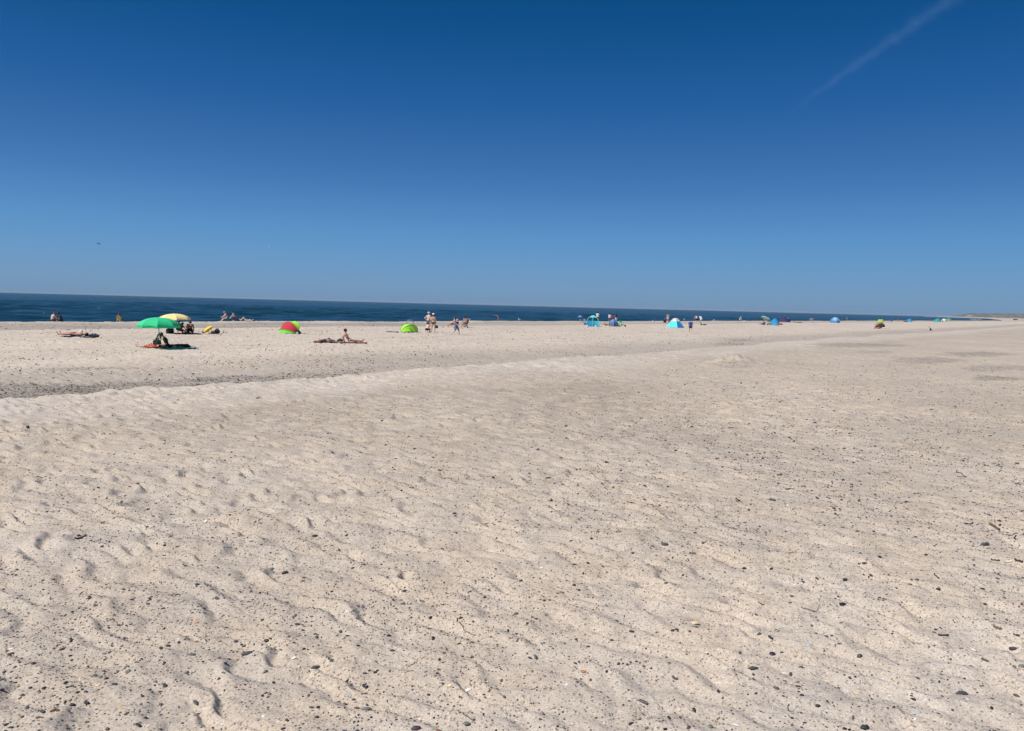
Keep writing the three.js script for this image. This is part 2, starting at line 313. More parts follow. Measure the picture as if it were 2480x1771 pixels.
// ---------------------------------------------------------------- solid shapes from tapered capsules
function netMesh(bones, cell, k = 0.03) {
  let lo = [1e9, 1e9, 1e9], hi = [-1e9, -1e9, -1e9];
  for (const b of bones) for (const [p, r] of [[b.a, b.ra], [b.b, b.rb]]) for (let i = 0; i < 3; i++) { const c = p.getComponent(i); lo[i] = Math.min(lo[i], c - r); hi[i] = Math.max(hi[i], c + r); }
  const pad = cell * 2.5; const n = [0, 0, 0]; for (let i = 0; i < 3; i++) { lo[i] -= pad; hi[i] += pad; n[i] = Math.ceil((hi[i] - lo[i]) / cell) + 1; }
  const [nx, ny, nz] = n, f = new Float32Array(nx * ny * nz).fill(0.25);
  for (const b of bones) {
    const { a, b: e, ra, rb } = b, ex = e.x - a.x, ey = e.y - a.y, ez = e.z - a.z, L = ex * ex + ey * ey + ez * ez || 1e-9, R = Math.max(ra, rb) + 0.1;
    const i0 = [], i1 = []; for (let i = 0; i < 3; i++) { const mn = Math.min(a.getComponent(i), e.getComponent(i)) - R, mx = Math.max(a.getComponent(i), e.getComponent(i)) + R; i0.push(Math.max(0, Math.floor((mn - lo[i]) / cell))); i1.push(Math.min(n[i] - 1, Math.ceil((mx - lo[i]) / cell))); }
    for (let z = i0[2]; z <= i1[2]; z++) for (let y = i0[1]; y <= i1[1]; y++) for (let x = i0[0]; x <= i1[0]; x++) {
      const px = lo[0] + x * cell, py = lo[1] + y * cell, pz = lo[2] + z * cell;
      const t = clamp(((px - a.x) * ex + (py - a.y) * ey + (pz - a.z) * ez) / L, 0, 1);
      let d = Math.hypot(px - a.x - ex * t, py - a.y - ey * t, pz - a.z - ez * t) - (ra + (rb - ra) * t);
      if (b.clips) for (const [c, m] of b.clips) d = Math.max(d, (px - c.x) * m.x + (py - c.y) * m.y + (pz - c.z) * m.z);
      const q = (z * ny + y) * nx + x, o = f[q], kk = b.k ?? k, h = Math.max(kk - Math.abs(o - d), 0) / kk;
      f[q] = Math.min(o, d) - h * h * kk * 0.25;
    }
  }
  const vid = new Int32Array(nx * ny * nz).fill(-1), pos = [], idx = [], at = (x, y, z) => f[(z * ny + y) * nx + x];
  for (let z = 0; z < nz - 1; z++) for (let y = 0; y < ny - 1; y++) for (let x = 0; x < nx - 1; x++) {
    let m = 0, c = 0, sx = 0, sy = 0, sz = 0;
    for (let i = 0; i < 8; i++) if (at(x + (i & 1), y + (i >> 1 & 1), z + (i >> 2)) < 0) m |= 1 << i;
    if (m === 0 || m === 255) continue;
    for (let i = 0; i < 8; i++) for (const bit of [1, 2, 4]) {
      if (i & bit) continue; const j = i | bit; if (((m >> i) & 1) === ((m >> j) & 1)) continue;
      const va = at(x + (i & 1), y + (i >> 1 & 1), z + (i >> 2)), vb = at(x + (j & 1), y + (j >> 1 & 1), z + (j >> 2)), t = va / (va - vb);
      sx += x + (i & 1) + (bit === 1 ? t : 0); sy += y + (i >> 1 & 1) + (bit === 2 ? t : 0); sz += z + (i >> 2) + (bit === 4 ? t : 0); c++;
    }
    vid[(z * ny + y) * nx + x] = pos.length / 3; pos.push(lo[0] + sx / c * cell, lo[1] + sy / c * cell, lo[2] + sz / c * cell);
  }
  const id = (x, y, z) => vid[(z * ny + y) * nx + x];
  const quad = (a, b, c, d, fl) => { if (fl) idx.push(a, b, c, a, c, d); else idx.push(a, c, b, a, d, c); };
  for (let z = 1; z < nz - 1; z++) for (let y = 1; y < ny - 1; y++) for (let x = 1; x < nx - 1; x++) {
    const v = at(x, y, z) < 0;
    if (v !== at(x + 1, y, z) < 0) quad(id(x, y - 1, z - 1), id(x, y, z - 1), id(x, y, z), id(x, y - 1, z), v);
    if (v !== at(x, y + 1, z) < 0) quad(id(x - 1, y, z - 1), id(x - 1, y, z), id(x, y, z), id(x, y, z - 1), v);
    if (v !== at(x, y, z + 1) < 0) quad(id(x - 1, y - 1, z), id(x, y - 1, z), id(x, y, z), id(x - 1, y, z), v);
  }
  const g = new THREE.BufferGeometry(); g.setAttribute('position', new THREE.Float32BufferAttribute(pos, 3)); g.setIndex(idx); g.computeVertexNormals(); return g;
}
const bone = (a, b, ra, rb = ra, clips, k) => ({ a, b, ra, rb, clips, k });
function paint(g, fn) { // vertex colour from a linear triple or a function of position
  const p = g.attributes.position, c = new Float32Array(p.count * 3);
  for (let i = 0; i < p.count; i++) { const q = typeof fn === 'function' ? fn(p.getX(i), p.getY(i), p.getZ(i)) : fn; c.set(q, i * 3); }
  g.setAttribute('color', new THREE.BufferAttribute(c, 3)); return g;
}
const strip = g => { const o = g.index ? g.toNonIndexed() : g.clone(); for (const k of Object.keys(o.attributes)) if (!['position', 'normal', 'color', 'uv'].includes(k)) o.deleteAttribute(k); return o; };
function merged(list) { const l = list.map(strip); const hasUV = l.every(g => g.attributes.uv); if (!hasUV) l.forEach(g => g.deleteAttribute('uv')); return mergeGeometries(l); }
function rod(a, b, ra, rb = ra, n = 6) { const L = a.distanceTo(b), g = new THREE.CylinderGeometry(rb, ra, L, n, 1); g.translate(0, L / 2, 0); g.applyQuaternion(new THREE.Quaternion().setFromUnitVectors(V(0, 1, 0), b.clone().sub(a).normalize())); g.translate(a.x, a.y, a.z); return g; }
function ball(c, r, sx = 1, sy = 1, sz = 1, n = 10) { const g = new THREE.SphereGeometry(r, n, Math.round(n * 0.7)); g.scale(sx, sy, sz); g.translate(c.x, c.y, c.z); return g; }

// ---------------------------------------------------------------- people
const skinMat = new THREE.MeshStandardMaterial({ vertexColors: true, roughness: 0.6 });
const dirOf = ([p, s = 0], side) => V(side * Math.sin(s * DEG), -Math.cos(p * DEG) * Math.cos(s * DEG), Math.sin(p * DEG) * Math.cos(s * DEG));
const upOf = a => V(0, Math.cos(a * DEG), Math.sin(a * DEG));
const add = (p, d, l) => p.clone().addScaledVector(d, l);
const SKIN = { fair: [0.58, 0.38, 0.29], tan: [0.42, 0.235, 0.16], red: [0.50, 0.25, 0.18], brown: [0.24, 0.13, 0.085], pale: [0.66, 0.47, 0.38] };
const HAIR = { dark: [38, 28, 24], brown: [78, 54, 38], fair: [196, 160, 112], grey: [150, 145, 140], red: [120, 62, 36] };
const POSES = {
  stand: {}, relaxed: { uL: [6, 14], uR: [-6, 12], fL: [22, 6], fR: [14, 4], tL: [4, 5], tR: [-3, 4], sL: [0, 4], sR: [-4, 3] },
  akimbo: { uL: [-22, 42], uR: [-10, 16], fL: [28, -38], fR: [20, 6], tL: [2, 6], tR: [-2, 5], lean: 2 },
  walk: { uL: [-26, 8], uR: [24, 8], fL: [-8, 4], fR: [46, 4], tL: [26, 2], tR: [-20, 2], sL: [12, 2], sR: [-46, 2], lean: 5, footR: -55 },
  strollToward: { uL: [14, 12], uR: [-12, 12], fL: [30, 8], fR: [6, 8], tL: [16, 3], tR: [-12, 3], sL: [4, 2], sR: [-30, 2], lean: 3 },
  sit: { tL: [80, 8], tR: [84, 8], sL: [42, 4], sR: [38, 4], uL: [30, 14], uR: [34, 14], fL: [62, -10], fR: [66, -10], lean: 12, bend: 22, head: 26 },
  sitLegsOut: { tL: [88, 6], tR: [88, 6], sL: [86, 4], sR: [88, 4], uL: [-26, 16], uR: [-28, 16], fL: [-12, 6], fR: [-14, 6], lean: -14, bend: 12, head: 5, footL: 150, footR: 150 },
  sitTie: { tL: [86, 8], tR: [86, 8], sL: [84, 4], sR: [86, 4], uL: [-34, 48], uR: [-34, 40], fL: [18, -76], fR: [18, -70], lean: 14, bend: 14, head: 40, footL: 150, footR: 150 },
  crossLegs: { tL: [82, 52], tR: [82, 52], sL: [92, -58], sR: [94, -58], uL: [28, 12], uR: [30, 12], fL: [70, -10], fR: [72, -10], lean: 14, bend: 30, head: 40, footL: 90, footR: 90 },
  kneel: { tL: [62, 12], tR: [62, 12], sL: [-92, 2], sR: [-92, 2], uL: [30, 10], uR: [34, 10], fL: [46, 0], fR: [40, 0], lean: 18, bend: 24, head: 44, footL: 185, footR: 185 },
  bend: { lean: 70, bend: 24, head: 92, uL: [46, 10], uR: [62, 8], fL: [40, 4], fR: [70, 4], tL: [4, 8], tR: [-6, 8], sL: [-8, 2], sR: [-14, 2] },
  bendReach: { lean: 44, bend: 20, head: 72, uL: [84, 14], uR: [92, 14], fL: [94, 6], fR: [96, 6], tL: [6, 8], tR: [-8, 8], sL: [-6, 2], sR: [-14, 2] },
  crouchArms: { tL: [100, 18], tR: [98, 18], sL: [-36, 2], sR: [-36, 2], lean: 30, bend: 10, head: 44, uL: [-150, 62], uR: [-150, 62], fL: [150, -50], fR: [150, -50], footL: 88, footR: 88 },
  recline: { tL: [74, 8], tR: [70, 8], sL: [16, 3], sR: [12, 3], lean: -40, bend: 14, head: -14, uL: [14, 18], uR: [14, 18], fL: [66, 4], fR: [66, 4] },
  sunbathe: { uL: [0, 18], uR: [0, 20], fL: [10, 8], fR: [12, 6], tL: [0, 6], tR: [6, 6], sL: [0, 3], sR: [-4, 3], footL: 60, footR: 60 },
  kneesUp: { uL: [0, 20], uR: [0, 20], fL: [8, 8], fR: [8, 8], tL: [52, 6], tR: [40, 6], sL: [-46, 3], sR: [-34, 3], footL: 50, footR: 50 },
  prop: { lean: -52, bend: 22, head: -26, uL: [-38, 12], uR: [-44, 12], fL: [18, 6], fR: [14, 6], tL: [82, 8], tR: [86, 8], sL: [88, 6], sR: [88, 6], footL: 140, footR: 140 },
  proneUp: { uL: [176, 34], uR: [176, 34], fL: [176, -30], fR: [176, -30], tL: [0, 10], tR: [0, 12], sL: [-3, 3], sR: [-6, 3], footL: 4, footR: 4, head: -12 },
  hold: { uL: [24, 10], uR: [30, 12], fL: [92, -16], fR: [96, -20], tL: [3, 5], tR: [-3, 5], lean: 2 },
  carry: { lean: 24, bend: 10, head: 40, uL: [26, 18], uR: [30, 20], fL: [62, -6], fR: [50, -8], tL: [14, 10], tR: [-12, 8], sL: [-8, 2], sR: [-22, 2] },
  armUp: { uL: [10, 10], uR: [80, 10], fL: [20, 4], fR: [165, -6], tL: [3, 5], tR: [-3, 5] },
};
function skeleton(o) {
  const q = { lean: 0, bend: 0, uL: [2, 10], uR: [2, 10], fL: [14, 4], fR: [14, 4], tL: [0, 4], tR: [0, 4], sL: [-2, 2], sR: [-2, 2], footL: 90, footR: 90, ...POSES[o.pose || 'stand'], ...(o.tweak || {}) };
  if (q.head === undefined) q.head = q.lean + q.bend;
  const f = o.f ? 1 : 0, kid = o.kid ? 1 : 0, k = o.h / 1.75, hk = k * (kid ? 1.22 : 1);
  const J = { k, f, hk }; const up1 = upOf(q.lean), up2 = upOf(q.lean + q.bend * 0.5), up3 = upOf(q.lean + q.bend), uh = upOf(q.head), fh = V(0, -uh.z, uh.y);
  const hw = (0.082 + 0.008 * f) * k, sw = (0.175 - 0.024 * f) * k;
  J.p = V(0, 0, 0); J.waist = add(J.p, up1, 0.15 * k); J.chest = add(J.waist, up2, 0.19 * k); J.neck = add(J.chest, up3, 0.19 * k);
  J.head = add(add(J.neck, uh, 0.145 * hk + 0.02 * k), fh, 0.02 * k); J.up1 = up1; J.up2 = up2; J.up3 = up3; J.uh = uh; J.fh = fh;
  for (const [n, sd] of [['L', 1], ['R', -1]]) {
    J['hip' + n] = V(sd * hw, -0.02 * k, 0); J['kne' + n] = add(J['hip' + n], dirOf(q['t' + n], sd), 0.42 * k); J['ank' + n] = add(J['kne' + n], dirOf(q['s' + n], sd), 0.40 * k);
    J['toe' + n] = add(J['ank' + n], dirOf([q['foot' + n] + 0, 6], sd), 0.17 * k); J['heel' + n] = add(add(J['ank' + n], dirOf([q['foot' + n], 0], sd), -0.045 * k), dirOf(q['s' + n], sd), 0.03 * k);
    J['toe' + n].addScaledVector(dirOf(q['s' + n], sd), 0.04 * k);
    J['sh' + n] = add(J.chest, up3, 0.135 * k).add(V(sd * sw, 0, 0)); J['elb' + n] = add(J['sh' + n], dirOf(q['u' + n], sd), 0.275 * k); J['fd' + n] = dirOf(q['f' + n], sd); J['wri' + n] = add(J['elb' + n], J['fd' + n], 0.24 * k);
    J['palm' + n] = add(J['wri' + n], J['fd' + n], 0.075 * k);
  }
  return J;
}
const smallX = (J, a, x) => a.clone().add(V(x * J.k, 0, 0));
function bodyBones(J) {
  const k = J.k, f = J.f, hk = J.hk, B = [];
  B.push(bone(J.hipL.clone().add(V(0, 0.03 * k, 0)), J.hipR.clone().add(V(0, 0.03 * k, 0)), (0.098 + 0.006 * f) * k));
  for (const s of [1, -1]) { B.push(bone(smallX(J, J.p, s * 0.055), smallX(J, J.waist, s * (0.056 - 0.012 * f)), 0.092 * k, (0.086 - 0.008 * f) * k)); B.push(bone(smallX(J, J.waist, s * (0.056 - 0.012 * f)), smallX(J, J.chest, s * 0.072), (0.086 - 0.008 * f) * k, 0.094 * k)); B.push(bone(smallX(J, J.chest, s * 0.072), smallX(J, add(J.chest, J.up3, 0.1 * k), s * 0.085), 0.094 * k, 0.075 * k)); }
  if (f) for (const s of [1, -1]) { const c = add(smallX(J, J.chest, s * 0.07), V(0, -J.up3.z, J.up3.y), 0.075 * k); B.push(bone(c, c.clone().add(V(0.001, 0, 0)), 0.05 * k)); }
  B.push(bone(J.shL, J.shR, 0.056 * k)); B.push(bone(add(J.chest, J.up3, 0.12 * k), add(J.neck, J.uh, 0.06 * k), 0.058 * k, 0.05 * k));
  const hc = J.head; B.push(bone(add(hc, J.uh, 0.03 * hk), add(add(hc, J.uh, 0.022 * hk), J.fh, -0.02 * hk), 0.09 * hk, 0.088 * hk)); B.push(bone(add(hc, J.fh, 0.012 * hk), add(add(hc, J.fh, 0.05 * hk), J.uh, -0.075 * hk), 0.072 * hk, 0.04 * hk, null, 0.02));
  B.push(bone(add(add(hc, J.fh, 0.088 * hk), J.uh, 0.01 * hk), add(add(hc, J.fh, 0.102 * hk), J.uh, -0.02 * hk), 0.009 * hk, 0.014 * hk, null, 0.012));
  for (const s of [1, -1]) { const e = add(hc, J.uh, -0.005 * hk).add(V(s * 0.088 * hk, 0, 0)); B.push(bone(e, add(e, J.uh, 0.025 * hk), 0.014 * hk, 0.014 * hk, null, 0.01)); }
  for (const n of ['L', 'R']) {
    B.push(bone(J['sh' + n], J['elb' + n], 0.05 * k, 0.039 * k)); B.push(bone(J['elb' + n], J['wri' + n], 0.04 * k, 0.027 * k)); B.push(bone(J['wri' + n], J['palm' + n], 0.026 * k, 0.03 * k));
    B.push(bone(J['hip' + n], J['kne' + n], 0.085 * k, 0.055 * k)); const cal = J['kne' + n].clone().lerp(J['ank' + n], 0.3); B.push(bone(J['kne' + n], cal, 0.053 * k, 0.053 * k)); B.push(bone(cal, J['ank' + n], 0.053 * k, 0.035 * k)); B.push(bone(J['heel' + n], J['toe' + n], 0.036 * k, 0.028 * k));
  }
  return B;
}
function fingers(J) {
  const out = [];
  for (const [n, sd] of [['L', 1], ['R', -1]]) {
    const d = J['fd' + n], side = Math.abs(d.z) > 0.9 ? V(1, 0, 0) : V(0, 0, 1).addScaledVector(d, -d.z).normalize(), palmN = side.clone().cross(d).multiplyScalar(-sd), k = J.k;
    [[0.024, 0.042], [0.008, 0.048], [-0.008, 0.045], [-0.023, 0.034]].forEach(([o, l], i) => { const a = add(J['palm' + n], side, o * k).addScaledVector(d, 0.016 * k), b = add(add(a, d, l * k), palmN, 0.008 * k), c = add(add(b, d, l * 0.7 * k), palmN, 0.022 * k); out.push(rod(a, b, 0.0095 * k, 0.0085 * k, 5), rod(b, c, 0.0085 * k, 0.006 * k, 5)); });
    const a = add(add(J['wri' + n], side, 0.022 * k), d, 0.022 * k), b = add(add(a, side, 0.028 * k), d, 0.03 * k), c = add(add(b, d, 0.03 * k), palmN, 0.014 * k); out.push(rod(a, b, 0.012 * k, 0.0095 * k, 5), rod(b, c, 0.0095 * k, 0.007 * k, 5));
  }
  return out;
}
const WEAR = {
  shorts(J, len = 0.55) { const k = J.k, top = [add(J.p, J.up1, 0.09 * k), J.up1]; const B = [bone(J.hipL.clone().add(V(0, 0.03 * k, 0)), J.hipR.clone().add(V(0, 0.03 * k, 0)), 0.118 * k, 0.118 * k, [top])]; for (const n of ['L', 'R']) { const e = J['hip' + n].clone().lerp(J['kne' + n], len + 0.08), c = J['hip' + n].clone().lerp(J['kne' + n], len), d = J['kne' + n].clone().sub(J['hip' + n]).normalize(); B.push(bone(J['hip' + n], e, 0.105 * k, 0.09 * k, [[c, d], top])); } for (const s of [1, -1]) B.push(bone(smallX(J, J.p, s * 0.055), smallX(J, J.waist, s * 0.056), 0.106 * k, 0.1 * k, [top])); return B; },
  brief(J) { const k = J.k, top = [add(J.p, J.up1, 0.065 * k), J.up1]; const B = [bone(J.hipL.clone().add(V(0, 0.03 * k, 0)), J.hipR.clone().add(V(0, 0.03 * k, 0)), 0.113 * k, 0.113 * k, [top])]; for (const n of ['L', 'R']) { const d = J['kne' + n].clone().sub(J['hip' + n]).normalize(); B.push(bone(J['hip' + n], J['hip' + n].clone().addScaledVector(d, 0.08 * k), 0.097 * k, 0.095 * k, [[add(J['hip' + n], d, 0.03 * k), d], top])); } return B; },
  bra(J) { const k = J.k, b = [add(J.chest, J.up3, -0.05 * k), J.up3.clone().negate()], t = [add(J.chest, J.up3, 0.05 * k), J.up3]; const B = []; for (const s of [1, -1]) { B.push(bone(smallX(J, J.waist, s * 0.045), smallX(J, J.chest, s * 0.072), 0.092 * k, 0.104 * k, [b, t])); B.push(bone(smallX(J, J.chest, s * 0.072), smallX(J, add(J.chest, J.up3, 0.1 * k), s * 0.08), 0.104 * k, 0.09 * k, [b, t])); const c = add(smallX(J, J.chest, s * 0.07), V(0, -J.up3.z, J.up3.y), 0.078 * k); B.push(bone(c, c.clone().add(V(0.001, 0, 0)), 0.058 * k)); } return B; },
  shirt(J, len = 0.6, hem = -0.03) { const k = J.k, b = [add(J.p, J.up1, hem * k), J.up1.clone().negate()], t = [add(J.neck, J.up3, -0.015 * k), J.up3]; const B = [bone(J.shL, J.shR, 0.076 * k, 0.076 * k, [t]), bone(J.hipL.clone().add(V(0, 0.03 * k, 0)), J.hipR.clone().add(V(0, 0.03 * k, 0)), 0.126 * k, 0.126 * k, [b])]; for (const s of [1, -1]) { B.push(bone(smallX(J, J.p, s * 0.06), smallX(J, J.waist, s * 0.058), 0.12 * k, 0.112 * k, [b])); B.push(bone(smallX(J, J.waist, s * 0.058), smallX(J, J.chest, s * 0.074), 0.112 * k, 0.116 * k)); B.push(bone(smallX(J, J.chest, s * 0.074), smallX(J, add(J.chest, J.up3, 0.1 * k), s * 0.086), 0.116 * k, 0.095 * k, [t])); } for (const n of ['L', 'R']) { const d = J['elb' + n].clone().sub(J['sh' + n]).normalize(); if (len > 0) B.push(bone(J['sh' + n], J['sh' + n].clone().lerp(J['elb' + n], len + 0.2), 0.072 * k, 0.062 * k, [[J['sh' + n].clone().lerp(J['elb' + n], len), d]])); } return B; },
  swimsuit(J) { return [...WEAR.brief(J), ...[1, -1].flatMap(s => { const k = J.k, t = [add(J.chest, J.up3, 0.07 * k), J.up3]; return [bone(smallX(J, J.p, s * 0.058), smallX(J, J.waist, s * 0.046), 0.102 * k, 0.094 * k), bone(smallX(J, J.waist, s * 0.046), smallX(J, J.chest, s * 0.072), 0.094 * k, 0.104 * k), bone(smallX(J, J.chest, s * 0.072), smallX(J, add(J.chest, J.up3, 0.1 * k), s * 0.085), 0.104 * k, 0.09 * k, [t])]; })]; },
  wrap(J) { const k = J.k, B = WEAR.shorts(J, 0.95); return B; },
};
function hairBones(J, long) {
  const k = J.hk, c = J.head, cut = [add(add(c, J.fh, 0.055 * k), J.uh, 0.02 * k), V(0, 0, 0).addScaledVector(J.fh, 0.86).addScaledVector(J.uh, -0.5)], nape = [add(c, J.uh, -0.06 * k), J.uh.clone().negate()];
  const B = [bone(add(c, J.uh, 0.034 * k), add(add(c, J.uh, 0.03 * k), J.fh, -0.024 * k), 0.104 * k, 0.1 * k, [cut]), bone(add(add(c, J.uh, 0.02 * k), J.fh, -0.03 * k), add(add(c, J.uh, -0.05 * k), J.fh, -0.04 * k), 0.09 * k, 0.075 * k, [cut])];
  if (long) B.push(bone(add(c, J.fh, -0.05 * k), add(J.chest, V(0, -J.up3.z, J.up3.y), -0.1 * J.k).addScaledVector(J.up3, 0.1 * J.k), 0.075 * k, 0.045 * k)); else B[1].clips.push(nape);
  return B;
}
function hatGeo(J, kind) {
  const k = J.hk, g = [];
  const dome = new THREE.SphereGeometry(0.116 * k, 14, 8, 0, Math.PI * 2, 0, Math.PI * 0.5); dome.scale(0.96, 0.95, 1.12); g.push(dome);
  if (kind === 'cap') { const br = new THREE.CylinderGeometry(0.085 * k, 0.085 * k, 0.012 * k, 14, 1); br.scale(1, 1, 1.25); br.translate(0, 0.004, 0.125 * k); g.push(br); }
  else { const br = new THREE.CylinderGeometry(0.1 * k, 0.2 * k, 0.03 * k, 18, 1); br.translate(0, -0.005, 0); g.push(br); }
  const m = merged(g), M = new THREE.Matrix4().makeBasis(V(1, 0, 0), J.uh, J.fh).setPosition(add(add(J.head, J.uh, 0.045 * k), J.fh, -0.006 * k)); m.applyMatrix4(M); return m;
}
// o: pose, h, skin, hair, wear: [[child name, kind, rgb, arg]], hat: [rgb, kind], lie: 'back' | 'front' | 'side'
function person(pos, yaw, label, o) {
  const g = thing('person', label, 'person', pos, yaw), d = depthOf(pos), cell = (o.cell || (d < 75 ? 0.017 : d < 130 ? 0.022 : 0.028)) * Math.max(0.8, o.h / 1.75);
  const J = skeleton(o), sk = SKIN[o.skin || 'fair'];
  const eyes = []; for (const s of [1, -1]) eyes.push(paint(ball(add(add(J.head, J.fh, 0.079 * J.hk), J.uh, 0.012 * J.hk).add(V(s * 0.032 * J.hk, 0, 0)), 0.0115 * J.hk, 1, 1, 1, 6), [0.03, 0.025, 0.02]));
  eyes.push(paint(ball(add(add(J.head, J.fh, 0.088 * J.hk), J.uh, -0.052 * J.hk), 0.02 * J.hk, 1, 0.32, 0.5, 6), [sk[0] * 0.75, sk[1] * 0.45, sk[2] * 0.45]));
  const kids = [['body', merged([paint(netMesh(bodyBones(J), cell), sk), ...fingers(J).map(x => paint(x, sk)), ...eyes]), skinMat]];
  if (o.hair !== 'none') kids.push(['hair', netMesh(hairBones(J, o.long), cell), mat(...HAIR[o.hair || 'brown'], 0.7)]);
  for (const [nm, kind, rgb, arg] of o.wear || []) kids.push([nm, netMesh(WEAR[kind](J, arg), cell * 0.9, 0.02), mat(...rgb, 0.85)]);
  if (o.hat) kids.push(['hat', hatGeo(J, o.hat[1] || 'cap'), mat(...o.hat[0], 0.85)]);
  const M = new THREE.Matrix4();
  if (o.lie === 'back') M.makeRotationX(-Math.PI / 2); else if (o.lie === 'front') M.makeRotationX(Math.PI / 2);
  if (o.roll) M.premultiply(new THREE.Matrix4().makeRotationFromEuler(new THREE.Euler(0, 0, o.roll * DEG)));
  let lo = 1e9; for (const q of kids) { q[1].applyMatrix4(M); q[1].computeBoundingBox(); lo = Math.min(lo, q[1].boundingBox.min.y); }
  if (o.seat !== undefined) lo = -o.seat - 0.11 * J.k; 
  for (const q of kids) { q[1].translate(0, -lo - (o.seat !== undefined ? 0 : 0.012), 0); part(q[0], q[1], q[2], g); }
  return g;
}
// ---------------------------------------------------------------- cloth shelters
// panels between ribs; profile is [radius, height] from rim to crown; bands: [v0, v1, part name, material(panel)]
function panelGeo(n, i, prof, v0, v1, opt) {
  const nu = 7, nv = 8, pos = [], uv = [], idx = [];
  const pr = v => { const x = v * (prof.length - 1), a = Math.min(prof.length - 2, Math.floor(x)), t = x - a; return [mix(prof[a][0], prof[a + 1][0], t), mix(prof[a][1], prof[a + 1][1], t)]; };
  for (let a = 0; a <= nv; a++) for (let b = 0; b <= nu; b++) {
    const v = mix(v0, v1, a / nv), u = b / nu, [r, y] = pr(v);
    const a0 = (i / n) * 2 * Math.PI + (opt.turn || 0), a1 = ((i + 1) / n) * 2 * Math.PI + (opt.turn || 0);
    const bow = Math.sin(u * Math.PI);
    const x = mix(Math.cos(a0), Math.cos(a1), u) * r, z = mix(Math.sin(a0), Math.sin(a1), u) * r, k = 1 - (opt.sag || 0) * bow;
    const rim = (1 - v) * bow;
    pos.push(x * k * (opt.sx || 1), y - (opt.drop || 0) * bow * (1 - v) + (opt.scallop || 0) * rim * rim, z * k * (opt.sz || 1)); uv.push(u, v);
  }
  for (let a = 0; a < nv; a++) for (let b = 0; b < nu; b++) { const p = a * (nu + 1) + b, q = p + nu + 1; idx.push(p, q, p + 1, p + 1, q, q + 1); }
  const g = new THREE.BufferGeometry(); g.setAttribute('position', new THREE.Float32BufferAttribute(pos, 3)); g.setAttribute('uv', new THREE.Float32BufferAttribute(uv, 2)); g.setIndex(idx); g.computeVertexNormals(); return g;
}
function bend(list, r) { const c = new THREE.CatmullRomCurve3(list); return new THREE.TubeGeometry(c, Math.max(6, list.length * 3), r, 5, false); }
function umbrella(name, label, pos, yaw, o) {
  const g = thing(name, label, 'umbrella', pos, yaw, o.group), n = o.n || 8, R = o.r, rise = o.rise, hh = o.h - rise;
  const prof = []; for (let i = 0; i <= 8; i++) { const t = i / 8; prof.push([R * Math.cos(t * Math.PI / 2), hh + rise * Math.sin(t * Math.PI / 2 * 1) ** 1.15]); }
  const T = new THREE.Matrix4(); if (o.tilt) T.makeTranslation(0, hh, 0).multiply(new THREE.Matrix4().makeRotationZ(-o.tilt * DEG)).multiply(new THREE.Matrix4().makeTranslation(0, -hh, 0));
  for (let i = 0; i < n; i++) {
    const p = part('canopy_panel', panelGeo(n, i, prof, 0, 1, { sag: 0.05, scallop: 0.03, turn: o.turn }).applyMatrix4(T), o.mat(i), g);
    if (o.valance) { const vp = [[R * 0.985, hh - o.valance], [R, hh]]; part('valance', panelGeo(n, i, vp, 0, 1, { sag: 0.05, scallop: 0.02, turn: o.turn }).applyMatrix4(T), o.mat(i), p); }
  }
  const pm = mat(...(o.pole || [200, 200, 200]), 0.4, { metalness: 0.3 });
  for (let i = 0; i < n; i++) { const a = i / n * 2 * Math.PI + (o.turn || 0); part('rib', bend(prof.filter((_, j) => j % 2 === 0).map(([r, y]) => V(Math.cos(a) * r * 0.985, y - 0.012, Math.sin(a) * r * 0.985)), 0.006).applyMatrix4(T), pm, g); }
  part('pole', rod(V(0, -0.15, 0), V(0, hh, 0), 0.019, 0.019, 10), pm, g);
  part('upper_pole', rod(V(0, hh, 0), V(0, o.h, 0), 0.015, 0.013, 10).applyMatrix4(T), pm, g);
  part('finial', merged([rod(V(0, o.h - 0.01, 0), V(0, o.h + 0.07, 0), 0.02, 0.006, 8)]).applyMatrix4(T), o.tip || pm, g);
  return g;
}
function ribTent(label, pos, yaw, o) {
  const g = thing('beach_tent', label, 'tent', pos, yaw);
  const n = o.n || 6, prof = o.prof.map(([r, y]) => [r, y]);
  for (let i = 0; i < n; i++) { if ((o.open || []).includes(i)) continue; let parent = g; for (const [v0, v1, nm, mf] of o.bands) parent = part(nm, panelGeo(n, i, prof, v0, v1, { sag: o.sag ?? 0.03, turn: o.turn, sx: o.sx, sz: o.sz }), mf(i), g); }
  for (let i = 0; i < n; i++) { const a = i / n * 2 * Math.PI + (o.turn || 0); part('tent_pole', bend(prof.map(([r, y]) => V(Math.cos(a) * r * 1.005 * (o.sx || 1), y + 0.006, Math.sin(a) * r * 1.005 * (o.sz || 1))), o.poleR || 0.012), o.pole || mat(70, 74, 80, 0.5), g); }
  for (const w of o.windows || []) part('mesh_window', panelGeo(n, w, prof.map(([r, y]) => [r * 1.012, y + 0.004]), 0.38, 0.62, { sag: (o.sag ?? 0.03), turn: o.turn, sx: o.sx, sz: o.sz }).applyMatrix4(new THREE.Matrix4()), mat(30, 44, 58, 0.9), g);
  if (o.floor) part('ground_sheet', (() => { const c = new THREE.CylinderGeometry(prof[0][0] * 0.98, prof[0][0] * 0.98, 0.012, n); c.rotateY(-(o.turn || 0) + Math.PI / 2); c.scale(o.sx || 1, 1, o.sz || 1); c.translate(0, 0.03, 0); return c; })(), o.floor, g);
  return g;
}
